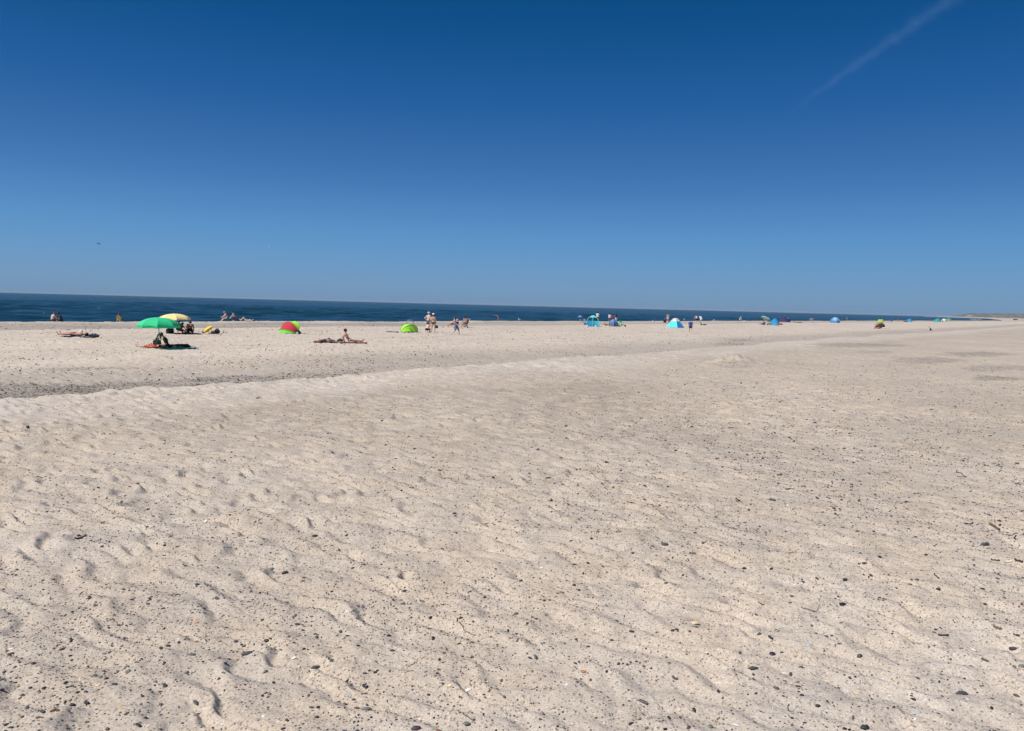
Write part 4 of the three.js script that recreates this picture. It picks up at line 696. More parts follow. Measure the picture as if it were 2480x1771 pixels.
// ============ turquoise shelter group
{
  const p = off(P(1437, 791), 0, -0.9), R = metres(19.5, p), h = metres(26, p);
  ribTent('turquoise beach tent with dark mesh windows and spread legs', p, 0, { n: 6, turn: 0.62, prof: [[R, 0], [R * 0.93, h * 0.28], [R * 0.8, h * 0.55], [R * 0.55, h * 0.8], [R * 0.2, h * 0.97], [0.03, h]], sag: 0.05, bands: [[0, 0.36, 'lower_panel', i => i === 0 ? C.aqua : C.deep], [0.36, 0.64, 'window_panel', i => i === 0 ? C.aqua : C.deep], [0.64, 1, 'roof_panel', i => i === 1 || i === 0 ? C.aqua : C.teal]], windows: [0, 1, 5], pole: mat(120, 226, 226, 0.6), poleR: 0.028, floor: mat(40, 80, 100, 0.9) });
  const u = P(1405, 781);
  umbrella('hand_parasol', 'small light blue parasol held over its bearer', u, 0, { r: metres(6, u), h: metres(17, u), rise: metres(5, u), n: 8, mat: () => C.sky, pole: [180, 180, 180] });
  person(off(u, 0.05, 0.12), 20, 'person in black sheltering under small light blue parasol', { h: 1.35, pose: 'hold', f: 1, skin: 'fair', hair: 'dark', long: 1, wear: [['swimsuit', 'swimsuit', [34, 30, 40]]] });
  const w = thing('windbreak', 'narrow light blue windbreak cloth between parasol and turquoise tent', 'windbreak', P(1415, 780), 10);
  part('cloth', (() => { const g = new THREE.BoxGeometry(0.4, 0.45, 0.02, 10, 2, 1), q = g.attributes.position; for (let i = 0; i < q.count; i++) q.setZ(i, q.getZ(i) + 0.03 * Math.sin(q.getX(i) * 15)); g.translate(0, 0.28, 0); g.computeVertexNormals(); return g; })(), mat(120, 176, 212, 0.9), w);
  for (const s of [-1, 1]) part('post', rod(V(s * 0.19, -0.1, 0.03), V(s * 0.19, 0.56, 0.03), 0.012, 0.01, 6), mat(180, 160, 130, 0.7), w);
  towel('orange mat lying left of the turquoise tent', P(1407, 787), 0, 0.75, 0.5, [232, 168, 120], 81, 0.02);
  bag('dark bag against the left wall of the turquoise tent', off(P(1418, 787), 0, -0.2), 0, { seed: 82, size: [0.4, 0.28, 0.3], rgb: [40, 40, 62] });
  bag('white carrier bag before the dark blue wall of the turquoise tent', off(P(1422, 791.5), 0, 0), 0, { seed: 83, size: [0.3, 0.16, 0.2], rgb: [236, 236, 238] });
  bag('white carrier bag before the bright wall of the turquoise tent', off(P(1443, 791.8), 0, 0), 30, { seed: 84, size: [0.34, 0.14, 0.22], rgb: [238, 238, 240] });
  const m1 = off(P(1453, 783), 0, -4); person(m1, 160, 'man in pale grey shirt standing behind the turquoise tent', { h: 1.85, pose: 'relaxed', skin: 'tan', hair: 'dark', wear: [['shirt', 'shirt', [214, 208, 200], 0.6], ['shorts', 'shorts', [60, 66, 70], 0.6]] });
  const m2 = P(1476, 781); person(m2, 190, 'man in white shirt and blue shorts standing behind the blue dome tent', { h: metres(22.5, m2), pose: 'stand', skin: 'tan', hair: 'brown', wear: [['shirt', 'shirt', [238, 232, 232], 0.6], ['shorts', 'shorts', [54, 92, 160], 0.8]] });
  person(off(P(1483, 781), 0, 0), 170, 'woman in rust red dress beside the man in white shirt', { h: 1.62, pose: 'relaxed', f: 1, skin: 'red', hair: 'brown', long: 1, wear: [['dress_top', 'shirt', [130, 58, 54], 0.1], ['dress_skirt', 'shorts', [120, 54, 54], 0.7]] });
  person(off(P(1492, 780), 0, 0), 200, 'woman in white trousers and black top behind the blue dome tent', { h: 1.66, pose: 'hold', f: 1, skin: 'fair', hair: 'dark', long: 1, wear: [['top', 'shirt', [30, 30, 36], 0.3], ['trousers', 'shorts', [226, 222, 218], 0.97]] });
  const d = off(P(1487, 791), 0, -0.7), r2 = metres(14, d), h2 = metres(17, d);
  ribTent('blue dome tent with grey lower wall between beach goers', d, 0, { n: 5, turn: 0.35, prof: [[r2, 0], [r2 * 0.86, h2 * 0.38], [r2 * 0.62, h2 * 0.72], [r2 * 0.3, h2 * 0.94], [0.03, h2]], sag: 0.05, bands: [[0, 0.4, 'lower_wall', () => C.gblue], [0.4, 1, 'dome_panel', () => C.sky]], pole: mat(110, 140, 180, 0.6), floor: mat(50, 54, 80, 0.9) });
  person(off(P(1467, 789), 0, 0), -70, 'person lying in beige clothes beside the blue dome tent', { h: 1.65, pose: 'kneesUp', lie: 'back', skin: 'fair', hair: 'brown', wear: [['shirt', 'shirt', [90, 70, 88], 0.6], ['trousers', 'shorts', [196, 176, 156], 0.9]] });
  bag('dark holdall at the right corner of the blue dome tent', off(P(1499, 791), 0, 0), 0, { seed: 86, size: [0.5, 0.16, 0.3], rgb: [48, 44, 66] });
  bag('white cool bag at the left corner of the blue dome tent', off(P(1473, 791.5), 0, 0), 0, { seed: 87, size: [0.26, 0.16, 0.2], rgb: [238, 234, 230] });
  const rg = thing('swim_ring', 'green inflatable ring leaning beside the blue dome tent', 'ring', off(P(1504, 789), 0, 0), 10);
  part('tube', (() => { const g = new THREE.TorusGeometry(0.33, 0.1, 10, 28); g.rotateX(-50 * DEG); g.rotateZ(-0.35); g.translate(0, 0.36, 0); return g; })(), mat(60, 160, 106, 0.35), rg);
  for (let i = 0; i < 6; i++) part('white_band', (() => { const g = new THREE.TorusGeometry(0.33, 0.103, 10, 6, 0.35); g.rotateZ(i * Math.PI / 3); g.rotateX(-50 * DEG); g.rotateZ(-0.35); g.translate(0, 0.36, 0); return g; })(), mat(190, 226, 206, 0.35), rg);
  const bl = thing('beach_ball', 'small dark brown ball right of the green inflatable ring', 'ball', off(P(1514, 791.5), 0, 0), 0);
  part('shell', ball(V(0, 0.13, 0), 0.14, 1, 1, 1, 16), mat(56, 36, 34, 0.5), bl); part('valve', rod(V(0, 0.262, 0), V(0, 0.275, 0), 0.012, 0.01, 6), mat(120, 100, 90, 0.5), bl);
}
gullStanding('white gull standing left of the man in light blue shorts', P(1583, 781.5), -100, false);
// ============ white and turquoise tent group
{
  const p = off(P(1639, 794), 0, -1.1), R = metres(23, p), h = metres(22.5, p);
  ribTent('turquoise tent with pink and white pointed top', p, 0, { n: 6, turn: 0.5, prof: [[R, 0], [R * 0.8, h * 0.28], [R * 0.62, h * 0.52], [R * 0.46, h * 0.72], [R * 0.26, h * 0.95], [0.05, h]], sag: 0.04, bands: [[0, 0.56, 'lower_panel', i => i === 0 ? C.blue : C.aqua], [0.56, 0.64, 'white_trim', () => C.white], [0.64, 1, 'top_panel', i => i % 2 ? C.white : cloth(232, 190, 194, 0.12)]], pole: mat(200, 220, 224, 0.6), floor: mat(80, 100, 110, 0.9) });
  const a = P(1617, 782.5); person(a, 175, 'bare-backed man in light blue shorts beside the pink-topped tent', { h: metres(25, a), pose: 'relaxed', skin: 'red', hair: 'brown', wear: [['swim_shorts', 'shorts', [168, 206, 220], 0.55]] });
  bag('black rucksack with pale straps beside the man in light blue shorts', off(P(1610, 782), 0, 0), 10, { seed: 91, size: [0.5, 0.75, 0.4], rgb: [34, 34, 46], strap: [190, 200, 206] });
  bag('dusky red cool box behind the pink-topped tent', off(P(1621, 782), 0, 0), 0, { seed: 92, size: [0.36, 0.5, 0.3], rgb: [150, 70, 80], cat: 'box', name: 'cool_box' });
  const st = thing('marker_post', 'thin pale post with white top behind the pink-topped tent', 'post', P(1657, 780), 0); part('shaft', rod(V(0, -0.2, 0), V(0, 0.5, 0), 0.02, 0.018, 8), mat(190, 190, 186, 0.7), st); part('cap', ball(V(0, 0.56, 0), 0.1, 0.9, 1.2, 0.9, 10), mat(220, 228, 232, 0.6), st);
  const k = P(1672, 807.5); person(k, 178, 'person in bright blue shirt and dark shorts walking barefoot', { h: metres(34, k), pose: 'strollToward', skin: 'fair', hair: 'brown', f: 0, wear: [['shirt', 'shirt', [24, 70, 150], 0.75], ['shorts', 'shorts', [30, 26, 46], 0.5]] });
  const m = P(1688, 785); person(m, -150, 'bare-backed man in black shorts carrying white inflatable', { h: metres(25, m), pose: 'carry', skin: 'pale', hair: 'dark', wear: [['swim_shorts', 'shorts', [22, 26, 30], 0.6]] });
  const inf = thing('inflatable_toy', 'white inflatable held up against the man in black shorts', 'inflatable', off(m, 0.55, 0), 0), iy = metres(9, m);
  part('air_chamber', netMesh([bone(V(-0.05, iy + 0.65, 0), V(0.22, iy + 0.35, 0.02), 0.14, 0.22), bone(V(0.22, iy + 0.35, 0.02), V(0.1, iy + 0.05, 0), 0.22, 0.1)], 0.03), mat(232, 236, 234, 0.4), inf);
  part('nozzle', rod(V(0.1, iy + 0.7, 0), V(0.3, iy + 0.78, 0), 0.05, 0.03, 8), mat(210, 222, 214, 0.5), inf);
  part('trailing_strap', bend([V(-0.05, iy + 0.1, 0), V(0.05, iy - 0.25, 0.02), V(0.25, 0.12, 0.03), V(0.34, 0.02, 0.03)], 0.05), mat(60, 120, 90, 0.8), inf);
  bag('grey holdall lying on the sand right of the man in black shorts', off(P(1706, 788), 0, 0), -5, { seed: 95, size: [0.8, 0.34, 0.4], rgb: [176, 164, 158], pocket: [60, 52, 56] });
  bag('black sports bag beside the grey holdall', off(P(1699, 787.5), 0, 0.1), 8, { seed: 96, size: [0.4, 0.22, 0.3], rgb: [40, 34, 36] });
}
gullStanding('white gull with lowered head right of the grey holdall', P(1728, 778.5), 60, false);
// ============ right-hand groups
{
  person(P(1792, 778.5), 30, 'person in white shirt and pale cap sitting on the crest', { h: 1.7, pose: 'sit', skin: 'tan', hair: 'dark', wear: [['shirt', 'shirt', [236, 236, 240], 0.6], ['shorts', 'shorts', [70, 66, 60], 0.6]], hat: [[220, 220, 210], 'cap'] });
  towel('white towel crumpled beside the person in pale cap', P(1804, 778.8), 0, 0.8, 0.6, [238, 236, 236], 101, 0.08);
  const p = P(1858, 787);
  umbrella('beach_umbrella', 'pale teal parasol tilted steeply towards the sun', off(p, -0.2, -0.3), 12, { r: metres(14, p), h: metres(19, p), rise: metres(6, p), n: 8, tilt: 30, mat: i => i === 6 ? cloth(226, 180, 190, 0.12) : C.teal, pole: [210, 214, 210] });
  bag('dark green bag in the shade of the teal parasol', off(P(1850, 787), 0, -0.1), 0, { seed: 102, size: [0.7, 0.6, 0.5], rgb: [70, 88, 82] });
  bag('black bag with yellow edge beneath the teal parasol', off(P(1862, 787.5), 0, 0), 10, { seed: 103, size: [0.7, 0.34, 0.4], rgb: [36, 34, 32], pocket: [214, 200, 96] });
  person(off(P(1845, 787), 0, 0), -60, 'person with red shoulders lying left of the teal parasol', { h: 1.6, pose: 'prop', skin: 'red', hair: 'dark', wear: [['swim_shorts', 'shorts', [50, 40, 44], 0.5]] });
  const b = off(P(1879, 788), 0, -0.6), w = metres(21, b), L = metres(16.5, b);
  hoopTent('bright blue pop-up tent beside the teal parasol', b, 15, { w, hoops: [{ th: 4, l: L * 0.7 }, { th: 48, l: L * 0.8 }, { th: 92, l: L }, { th: 150, l: L * 0.75 }], panels: [[[0, 1, 'front_panel', cloth(52, 166, 220, 0.1)]], [[0, 1, 'roof_panel', C.blue]], [[0, 1, 'rear_panel', C.blue]]], pole: mat(20, 90, 150, 0.6), floor: mat(40, 60, 90, 0.9), floorDepth: L * 0.7 });
  towel('coral red beach mat propped against the bright blue tent', off(P(1890, 787.5), 0.1, -0.2), 20, 0.5, 0.9, [216, 108, 100], 104, 0.25);
  const n = off(P(1902, 780.5), 0, -0.8), nw = metres(27, n), nl = metres(13, n);
  hoopTent('navy blue tunnel tent with one white stripe', n, -20, { w: nw, hoops: [{ th: 5, l: nl * 0.8 }, { th: 60, l: nl }, { th: 110, l: nl }, { th: 170, l: nl * 0.8 }], panels: [[[0, 1, 'front_panel', C.navy]], [[0, 0.22, 'side_panel', C.navy], [0.22, 0.34, 'white_stripe', C.white], [0.34, 1, 'roof_panel', C.navy]], [[0, 1, 'rear_panel', C.navy]]], pole: mat(70, 76, 110, 0.6), floor: mat(40, 40, 60, 0.9) });
  person(off(P(1921, 780), 0, 0), 80, 'person with pale shirt lying at the mouth of the navy tent', { h: 1.7, pose: 'sunbathe', lie: 'back', skin: 'fair', hair: 'dark', wear: [['shirt', 'shirt', [196, 190, 196], 0.6], ['shorts', 'shorts', [60, 56, 70], 0.6]] });
  person(off(P(1935, 781.5), 0, 0), -85, 'tanned person lying on dark towel past the navy tent', { h: 1.7, pose: 'sunbathe', lie: 'back', skin: 'tan', hair: 'dark', wear: [['swim_shorts', 'shorts', [50, 44, 44], 0.5]] });
  towel('dark towel under the tanned person past the navy tent', P(1933, 782), 0, 2.0, 0.7, [66, 58, 54], 106, 0.02);
  person(P(1968, 780.5), -75, 'person in pink top bending down with turquoise hat', { h: 1.75, pose: 'bend', f: 1, skin: 'fair', hair: 'brown', wear: [['shirt', 'shirt', [230, 128, 150], 0.5], ['shorts', 'shorts', [212, 140, 150], 0.4]], hat: [[70, 180, 186], 'sun'], tweak: { lean: 76 } });
  const d = off(P(2025, 782), 0, -0.8), r = metres(12, d), h = metres(13.5, d);
  ribTent('light blue dome tent standing by itself near the water', d, 0, { n: 6, turn: 0.5, prof: [[r, 0], [r * 0.93, h * 0.32], [r * 0.74, h * 0.66], [r * 0.4, h * 0.92], [0.03, h]], sag: 0.03, bands: [[0, 0.3, 'lower_wall', () => C.sky], [0.3, 1, 'dome_panel', i => i < 2 ? cloth(140, 190, 226, 0.12) : C.sky]], pole: mat(80, 110, 170, 0.6), floor: mat(40, 50, 80, 0.9) });
  person(PT(2051, 73), 40, 'child in lilac top standing right of the lone blue dome', { h: 1.3, kid: 1, pose: 'stand', skin: 'red', hair: 'fair', wear: [['shirt', 'shirt', [196, 180, 204], 0.5], ['shorts', 'shorts', [150, 110, 120], 0.5]] });
  const lt = off(P(2137, 781), 0, -1.2), lw = metres(17, lt), ll = metres(9, lt);
  hoopTent('lime yellow pop-up tent behind the brown shelter', lt, 20, { w: lw, hoops: [{ th: 4, l: ll * 0.8 }, { th: 60, l: ll }, { th: 120, l: ll * 0.95 }], panels: [[[0, 1, 'front_panel', cloth(190, 220, 96, 0.12)]], [[0, 1, 'roof_panel', cloth(130, 200, 84, 0.12)]]], pole: mat(80, 130, 50, 0.7), floor: mat(60, 70, 50, 0.9) });
  const bt = off(P(2136, 796.5), 0, -0.9), bw = metres(25, bt), bL = metres(15.5, bt);
  hoopTent('brown open-fronted shelter with striped roof', bt, 4, { w: bw, hoops: [{ th: 58, l: bL * 0.95 }, { th: 84, l: bL }, { th: 120, l: bL * 0.95 }, { th: 172, l: bL * 0.8 }], panels: [[[0, 1, 'brow_panel', cloth(146, 116, 104, 0.08)]], [[0, 1, 'roof_panel', C.brown]], [[0, 1, 'rear_panel', C.brown]]], pole: mat(70, 62, 58, 0.7), floor: mat(110, 96, 86, 0.9) });
  bag('white pillow in the mouth of the brown shelter', off(P(2141, 796.5), 0, 0), 0, { seed: 111, size: [0.75, 0.24, 0.4], rgb: [240, 238, 234] });
  bag('red and pink bundle in the left side of the brown shelter', off(P(2127, 796), 0, 0.1), 0, { seed: 112, size: [0.45, 0.42, 0.4], rgb: [206, 130, 128], pocket: [150, 40, 40] });
  sandals('dark shoes left of the brown shelter', P(2117, 796.5), 80, [70, 58, 50]); sandals('dark shoes right of the brown shelter', P(2152, 797), 60, [70, 60, 52]);
  person(P(2160, 780), -70, 'person in dark clothes sitting back near the lime yellow tent', { h: 1.75, pose: 'sitLegsOut', skin: 'fair', hair: 'fair', wear: [['shirt', 'shirt', [36, 42, 60], 0.8], ['shorts', 'shorts', [150, 110, 110], 0.7]] });
  bag('white bag between two people sitting near the lime yellow tent', P(2166, 780.5), 0, { seed: 113, size: [0.6, 0.26, 0.4], rgb: [236, 236, 236] });
  person(P(2173, 780.5), 60, 'reddened person with lilac cap sitting with bent knees', { h: 1.75, pose: 'sit', skin: 'red', hair: 'brown', wear: [['swim_shorts', 'shorts', [200, 150, 150], 0.5]], hat: [[150, 150, 180], 'cap'], tweak: { lean: 0 } });
  const rb = off(P(2205, 780), 0, -1), rbw = metres(11, rb), rbl = metres(9.5, rb);
  hoopTent('small bright blue pop-up tent with dark red mat beside it', rb, 25, { w: rbw, hoops: [{ th: 4, l: rbl * 0.7 }, { th: 66, l: rbl }, { th: 130, l: rbl * 0.8 }], panels: [[[0, 1, 'front_panel', cloth(70, 170, 220, 0.1)]], [[0, 1, 'roof_panel', C.blue]]], pole: mat(40, 110, 170, 0.6), floor: mat(40, 60, 90, 0.9) });
  towel('dark red mat left of the small bright blue tent', P(2194, 779.8), 0, 1.6, 0.8, [122, 50, 62], 114, 0.22);
  // black and white dog sitting
  const dg = thing('dog', 'black and white dog sitting alone on open sand', 'dog', P(2252, 801), -70);
  const DB = [bone(V(0, 0.30, -0.16), V(0, 0.52, 0.12), 0.15, 0.13), bone(V(0, 0.2, -0.22), V(0, 0.24, -0.14), 0.13, 0.14), bone(V(0, 0.52, 0.12), V(0, 0.7, 0.2), 0.1, 0.08), bone(V(0, 0.76, 0.22), V(0, 0.74, 0.3), 0.085, 0.06), bone(V(0, 0.73, 0.3), V(0, 0.7, 0.39), 0.045, 0.035)];
  for (const s of [1, -1]) { DB.push(bone(V(s * 0.075, 0.48, 0.16), V(s * 0.075, 0.26, 0.2), 0.06, 0.04), bone(V(s * 0.075, 0.26, 0.2), V(s * 0.075, 0.05, 0.18), 0.038, 0.03), bone(V(s * 0.075, 0.035, 0.18), V(s * 0.075, 0.03, 0.25), 0.036, 0.03), bone(V(s * 0.12, 0.22, -0.2), V(s * 0.14, 0.24, 0.02), 0.1, 0.06), bone(V(s * 0.14, 0.24, 0.02), V(s * 0.13, 0.1, -0.14), 0.05, 0.035), bone(V(s * 0.13, 0.1, -0.14), V(s * 0.13, 0.03, -0.06), 0.034, 0.03), bone(V(s * 0.13, 0.03, -0.06), V(s * 0.13, 0.03, 0.02), 0.034, 0.03), bone(V(s * 0.06, 0.8, 0.2), V(s * 0.085, 0.88, 0.18), 0.03, 0.012, null, 0.01)); }
  DB.push(bone(V(0, 0.12, -0.34), V(0.05, 0.05, -0.52), 0.045, 0.03), bone(V(0.05, 0.05, -0.52), V(0.16, 0.04, -0.64), 0.03, 0.015));
  part('body', paint(netMesh(DB, 0.02), (x, y, z) => (z > 0.1 + 0.05 * N1(x * 6, y * 6) && !(y > 0.72 && Math.abs(x) > 0.05)) ? [0.68, 0.65, 0.6] : [0.05, 0.05, 0.06]), skinMat, dg);
  part('nose', ball(V(0, 0.71, 0.425), 0.02, 1, 0.8, 0.8, 8), mat(20, 18, 18, 0.4), dg); for (const s of [1, -1]) part('eye', ball(V(s * 0.045, 0.785, 0.285), 0.012, 1, 1, 1, 6), mat(16, 12, 10, 0.3), dg);
  part('collar', (() => { const q = new THREE.TorusGeometry(0.088, 0.014, 8, 20); q.rotateX(62 * DEG); q.translate(0, 0.64, 0.18); return q; })(), mat(40, 60, 110, 0.6), dg);
  person(P(2257, 779.5), -30, 'person in maroon top sitting left of the teal tent', { h: 1.75, pose: 'sit', f: 1, skin: 'red', hair: 'brown', long: 1, wear: [['shirt', 'shirt', [130, 50, 66], 0.5], ['shorts', 'shorts', [60, 40, 50], 0.6]], tweak: { lean: 0 } });
  const tt = off(P(2273, 780), 0, -1), tw = metres(17, tt), tl = metres(9.5, tt);
  hoopTent('teal pop-up tent between two seated people', tt, 8, { w: tw, hoops: [{ th: 3, l: tl * 0.8 }, { th: 70, l: tl }, { th: 140, l: tl * 0.8 }], panels: [[[0, 1, 'front_panel', C.tealt]], [[0, 1, 'roof_panel', C.tealt]]], pole: mat(30, 120, 120, 0.6), floor: mat(40, 70, 70, 0.9) });
  person(P(2283, 780), 60, 'person in dark shirt leaning back right of the teal tent', { h: 1.75, pose: 'sitLegsOut', skin: 'red', hair: 'dark', wear: [['shirt', 'shirt', [46, 48, 72], 0.6], ['shorts', 'shorts', [80, 54, 60], 0.6]] });
  const ws = off(P(2289, 778.5), 0, -1), wr = metres(5.5, ws), wh = metres(6, ws);
  ribTent('little white sun shelter between teal and sea green tents', ws, 0, { n: 5, turn: 0.3, prof: [[wr, 0], [wr * 1.05, wh * 0.5], [wr * 0.7, wh * 0.9], [0.03, wh]], sag: 0.04, bands: [[0, 1, 'side_panel', () => C.white]], pole: mat(210, 210, 214, 0.6), floor: mat(150, 150, 150, 0.9) });
  const sg = off(P(2300, 777.3), 0, -1), sgw = metres(14, sg), sgl = metres(6.5, sg);
  hoopTent('sea green pop-up tent right of the little white shelter', sg, -10, { w: sgw, hoops: [{ th: 3, l: sgl * 0.8 }, { th: 70, l: sgl }, { th: 140, l: sgl * 0.8 }], panels: [[[0, 1, 'front_panel', C.seag]], [[0, 1, 'roof_panel', C.seag]]], pole: mat(60, 110, 90, 0.6), floor: mat(50, 70, 60, 0.9) });
  const gd = off(P(2369, 777), 0, -1), gr = metres(6.2, gd), gh = metres(4.6, gd);
  ribTent('low grey-blue dome tent far down the beach by the surf', gd, 0, { n: 6, turn: 0.4, prof: [[gr, 0], [gr * 0.9, gh * 0.35], [gr * 0.65, gh * 0.75], [gr * 0.3, gh * 0.95], [0.03, gh]], sag: 0.03, bands: [[0, 1, 'dome_panel', () => C.gblue]], pole: mat(80, 90, 120, 0.6), floor: mat(50, 54, 70, 0.9) });
}
// ============ far right: groyne, beached boat, surf
{
  const wl = (px, py) => { const d = rayDir(px, py), k = (SEA - camera.position.y) / d.y; return V(d.x * k, SEA, d.z * k); }; const a = wl(2374, 774.4), b = wl(2399, 775.2), gy = thing('timber_groyne', 'dark timber groyne running out through distant surf', 'groyne', a.clone().setY(0), 0);
  const dv = b.clone().sub(a).setY(0), L = dv.length(), n = 8, ph = 0.5, yo = SEA + 0.1;
  for (let i = 0; i < n; i++) { const q = dv.clone().multiplyScalar(i / (n - 1)); part('pile', rod(V(q.x, -3, q.z), V(q.x, yo + ph + 1.0, q.z), 0.22, 0.2, 8), mat(70, 66, 66, 0.95), gy); }
  part('top_beam', rod(V(0, yo + ph + 1.0, 0), V(dv.x, yo + ph + 1.0, dv.z), 0.26, 0.26, 8), mat(62, 58, 58, 0.95), gy);
  const c = P(2459, 775.5), bo = thing('beached_boat', 'low dark red boat pulled up on the far beach', 'boat', c, 8), bw = metres(9, c), bh = metres(2.4, c);
  part('hull', (() => { const s = new THREE.Shape(); s.moveTo(-bw / 2, bh); s.lineTo(bw / 2, bh * 1.05); s.quadraticCurveTo(bw * 0.48, 0.1, bw * 0.36, 0); s.lineTo(-bw * 0.42, 0); s.closePath(); const g = new THREE.ExtrudeGeometry(s, { depth: bw * 0.3, bevelEnabled: true, bevelSize: bw * 0.02, bevelThickness: bw * 0.05, bevelSegments: 3 }); g.translate(0, 0, -bw * 0.15); return g; })(), mat(104, 48, 52, 0.7), bo);
  part('gunwale', bend([V(-bw * 0.5, bh * 1.05, bw * 0.19), V(0, bh * 1.08, bw * 0.21), V(bw * 0.5, bh * 1.1, bw * 0.17)], bw * 0.012), mat(60, 40, 42, 0.7), bo);
  part('thwart', (() => { const g = new THREE.BoxGeometry(bw * 0.08, bw * 0.02, bw * 0.34); g.translate(bw * 0.1, bh * 1.09, 0); return g; })(), mat(120, 100, 80, 0.8), bo);
  const po = thing('marker_post', 'thin grey post standing beside the far red boat', 'post', P(2466, 775), 0); part('shaft', rod(V(0, -0.5, 0), V(0, metres(6, c), 0), bw * 0.03, bw * 0.025, 8), mat(120, 118, 116, 0.9), po); part('cap', ball(V(0, metres(6.2, c), 0), bw * 0.04, 1, 0.6, 1, 8), mat(100, 98, 96, 0.9), po);
}
// gulls in the air and on the water
{
  const at = (px, py, d) => camera.position.clone().addScaledVector(rayDir(px, py), d);
  gullFlying('dark gull gliding with arched wings in the open sky', at(238, 590.5, 165), 160, 12, false);
  gullFlying('gull with sunlit white body high above the water', at(651, 597, 330), 70, 25, true);
  gullFlying('grey gull banking steeply above the horizon', at(832, 643.5, 240), 20, -38, false);
  gullFlying('tiny far white gull low above the horizon', at(686, 676, 480), 120, 10, true);
  const onSea = (px, py) => { const d = rayDir(px, py), k = (SEA - camera.position.y) / d.y; return camera.position.clone().addScaledVector(d, k); };
  gullStanding('white gull afloat on the sea by the bathers', onSea(106, 759).add(V(0, -0.02, 0)), 30, true, 'gulls afloat'); gullStanding('white gull afloat far out on the open sea', onSea(239, 747), -50, true, 'gulls afloat');
}
// ---------------------------------------------------------------- pebbles, shells and driftwood
function pebbleGeo(seed, detail = 2, flat = 0.55) {
  const g = new THREE.IcosahedronGeometry(1, detail), p = g.attributes.position, v = V(0, 0, 0);
  for (let i = 0; i < p.count; i++) { v.fromBufferAttribute(p, i); const n = 1 + 0.20 * N3(v.x * 0.9 + seed, v.y * 0.9, v.z * 0.9) + 0.05 * N3(v.x * 2.4, v.y * 2.4 + seed, v.z * 2.4); p.setXYZ(i, v.x * n, v.y * n * flat, v.z * n * 0.78); }
  const m = new Map(), idx = [], pos = []; for (let i = 0; i < p.count; i++) { const k = [p.getX(i), p.getY(i), p.getZ(i)].map(a => a.toFixed(4)).join(); if (!m.has(k)) { m.set(k, pos.length / 3); pos.push(p.getX(i), p.getY(i), p.getZ(i)); } idx.push(m.get(k)); }
  const o = new THREE.BufferGeometry(); o.setAttribute('position', new THREE.Float32BufferAttribute(pos, 3)); o.setIndex(idx); o.computeVertexNormals(); return o;
}
const PG = [3, 17, 29, 41, 53, 67].map((s, i) => pebbleGeo(s, 2, [0.5, 0.6, 0.45, 0.65, 0.55, 0.4][i]));
const STONE = { black: [44, 42, 46], navy: [50, 54, 64], slate: [76, 80, 84], grey: [118, 118, 116], purple: [66, 54, 64], brown: [92, 74, 62], tan: [150, 122, 98], red: [122, 70, 52], green: [112, 122, 112], orange: [176, 124, 84] };
const KIND = { black: 'black', navy: 'blue-black', slate: 'slate grey', grey: 'mid grey', purple: 'dark purplish', brown: 'dark brown', tan: 'pale brown', red: 'rusty red', green: 'greenish grey', orange: 'orange-brown' };
const stoneMat = {}; for (const k in STONE) stoneMat[k] = mat(...STONE[k], 0.62);
function pebble(x, z, size, kind, aspect, turn, label, gi) {
  const m = new THREE.Mesh(PG[gi % PG.length], stoneMat[kind]); m.name = numbered('pebble'); m.castShadow = m.receiveShadow = true;
  const a = size / 2; m.scale.set(a * Math.sqrt(aspect), a * 0.95, a / Math.sqrt(aspect) * 1.15); m.position.set(x, ground(x, z) + a * 0.22, z); m.rotation.set(0.12 * Math.sin(gi * 7), turn, 0.12 * Math.cos(gi * 5));
  tag(m, label, 'pebble', `${KIND[kind]} pebbles scattered on the sand`); scene.add(m); return m;
}
